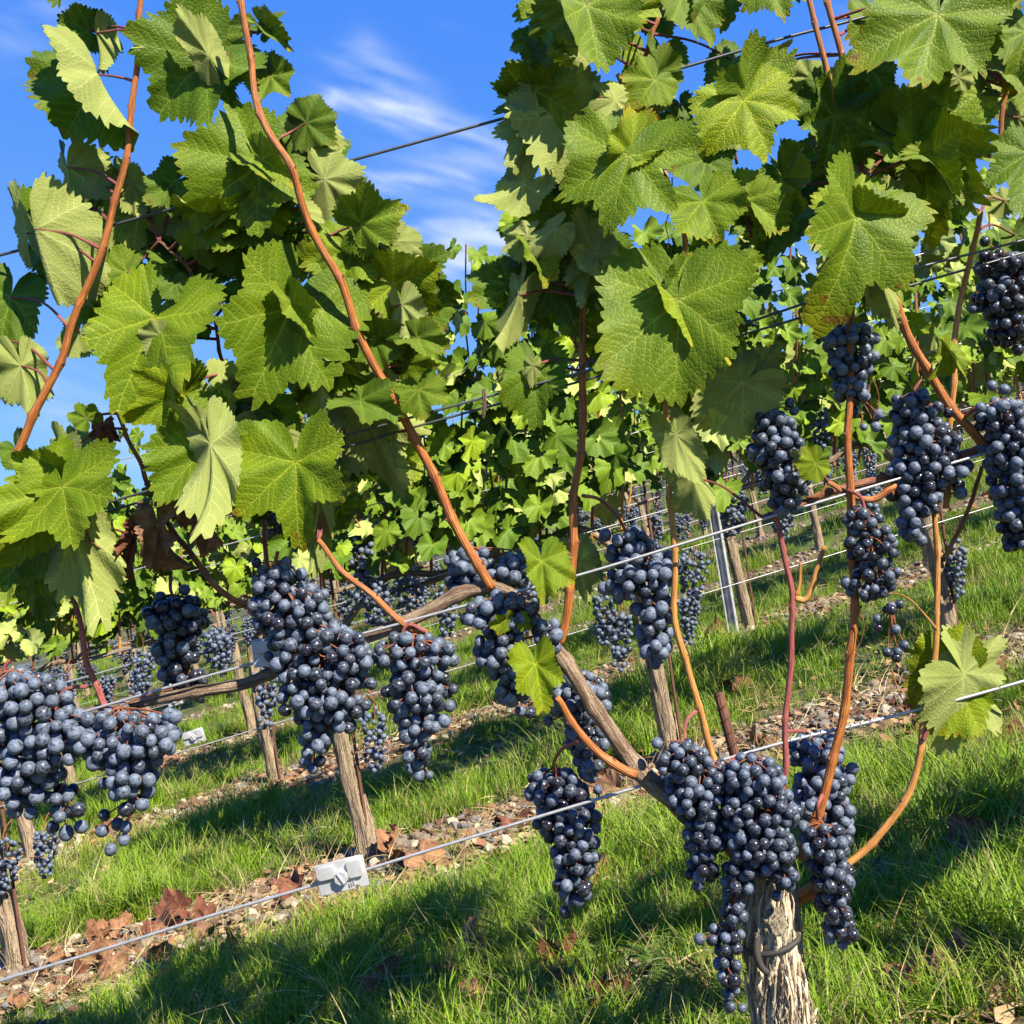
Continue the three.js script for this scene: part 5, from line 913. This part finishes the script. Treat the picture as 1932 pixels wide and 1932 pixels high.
// larger stones
for (const [x, y, s, c, label] of [[1475, 1612, 0.02, 0, 'tan stone on soil behind the long hanging bunch'], [1255, 1585, 0.018, 0, 'brown rounded stone right of the long hanging bunch'], [262, 1800, 0.026, 3, 'cream stone lying on the soil at lower left'], [1060, 1570, 0.014, 2, 'small grey stone left of the long hanging bunch'], [905, 1570, 0.016, 3, 'white stone on the gravel strip at centre'], [350, 1625, 0.03, 2, 'grey flat stone on the strip behind the left bunches'], [1180, 1420, 0.02, 3, 'white stone at the edge of the grass behind the arm'], [1560, 1195, 0.03, 0, 'tan stone on the third-row strip'], [860, 1635, 0.014, 3, 'small white stone right of the orange fallen leaf']]) {
  const m = new THREE.Mesh(stoneGeo(x % 9), new THREE.MeshStandardMaterial({ map: metalTex, color: new THREE.Color().setRGB(...[[0.85, 0.66, 0.45], [1, 0.9, 0.8], [0.75, 0.76, 0.78], [1.3, 1.22, 1.08]][c]), roughness: 0.95 })); m.name = numbered('stone'); m.position.copy(onGround(x, y)); m.scale.setScalar(s); m.rotation.y = x; tag(m, label, 'stone'); scene.add(m);
}
// straw tufts, feathery weeds, fallen grapes
const strawMat = new THREE.MeshStandardMaterial({ color: new THREE.Color().setRGB(0.46, 0.40, 0.20), side: THREE.DoubleSide, roughness: 0.7 });
[[960, 1770, 'dry straw-coloured grass tuft left of the long hanging bunch', 0.17, 0.9], [640, 1915, 'spreading dry grass tuft at the bottom edge left of centre', 0.2, 1.2], [455, 1695, 'dry grass tuft in the sunny grass strip at left', 0.13, 0.5], [560, 1840, 'thin dry grass tuft below the tensioner', 0.15, 0.8], [1180, 1860, 'dry bent grass stalks in the grass left of the trunk', 0.13, 0.9], [560, 1540, 'straw tuft in the sunlit strip left of the thin trunk', 0.12, 0.5]].forEach(([x, y, label, h, sp], i) => {
  const r = rng(70 + i), gs = []; for (let k = 0; k < 26; k++) gs.push(blade(h * (0.5 + 0.7 * r()), 0.0022, 0.3 + sp * r(), (r() < 0.6 ? 2.6 : 0.5) + (r() - 0.5) * 2.2, [(r() - 0.5) * 0.05, (r() - 0.5) * 0.04], 5));
  const m = new THREE.Mesh(mergeGeometries(gs), strawMat); m.name = numbered('dry_grass_tuft'); m.position.copy(onGround(x, y)); tag(m, label, 'grass tuft', 'dry grass tufts'); scene.add(m);
});
const weedMat = new THREE.MeshPhysicalMaterial({ color: new THREE.Color().setRGB(0.11, 0.22, 0.025), side: THREE.DoubleSide, roughness: 0.6, transmission: 0.35, thickness: 0 });
function weedGeo(seed) {
  const r = rng(seed), gs = [];
  for (let f = 0; f < 7; f++) {
    const az = r() * 6.28, H = 0.05 + 0.035 * r(), out = 0.03 + 0.03 * r(), at = (t) => V(Math.cos(az) * out * t * t * 1.3, H * t * (1.3 - 0.4 * t), Math.sin(az) * out * t * t * 1.3);
    gs.push(tube([at(0), at(0.5), at(1)], [0.0008, 0.0004], { seg: 4, per: 0.02, caps: false }));
    for (let k = 2; k < 13; k++) for (const s of [-1, 1]) {
      const t = k / 13, b = at(t), l = 0.013 * Math.sin(Math.PI * (0.15 + 0.8 * t)) + 0.002, sx = -Math.sin(az) * s, sz = Math.cos(az) * s;
      for (let q = 0; q < 3; q++) { const e = blade(l * (0.5 + 0.25 * q), 0.0022, 0.5, 0, [0, 0], 2); e.rotateX(Math.PI / 2); e.rotateY(Math.atan2(sx, sz) + (q - 1) * 0.5); e.translate(b.x, b.y, b.z); const n = e.attributes.position.count; e.setAttribute('uv', new THREE.Float32BufferAttribute(new Float32Array(n * 2), 2)); gs.push(e); }
    }
  }
  return mergeGeometries(gs);
}
[[935, 1760, 'feathery green weed beside the dry tuft at centre bottom'], [860, 1780, 'bright feathery weed in the sun at centre bottom'], [900, 1810, 'feathery weed just above the upright brown leaf'], [1230, 1905, 'feathery weed at the bottom edge left of the trunk'], [1300, 1890, 'feathery weed close to the lowest grapes'], [1345, 1920, 'feathery weed at the foot of the trunk'], [1560, 1900, 'feathery weed right of the trunk base'], [1225, 1850, 'small feathery weed in the yellowish grass'], [960, 1800, 'feathery weed under the long hanging bunch']].forEach(([x, y, label], i) => {
  const m = new THREE.Mesh(weedGeo(20 + i % 4), weedMat); m.name = numbered('feathery_weed'); m.position.copy(onGround(x, y)); m.rotation.y = i; m.scale.setScalar(1.15); tag(m, label, 'weed', 'feathery weeds'); scene.add(m);
});
{
  const p = onGround(1658, 1650), t = thing('fallen_grapes', 'few fallen blue grapes lying in the grass right of the bent cane', 'fallen grapes', p), r = rng(8);
  for (let i = 0; i < 16; i++) { const g = part(t, 'grape', grapeGeo, grapeMats[Math.floor(r() * 3)]); g.position.set((r() - 0.5) * 0.05, 0.008 + 0.012 * r(), (r() - 0.5) * 0.07); g.scale.setScalar(0.008); }
}

// ---------------------------------------------------------------- shadows, picture
scene.traverse((o) => { if (o.isMesh) { o.castShadow = true; o.receiveShadow = true; } });
renderer.render(scene, camera);
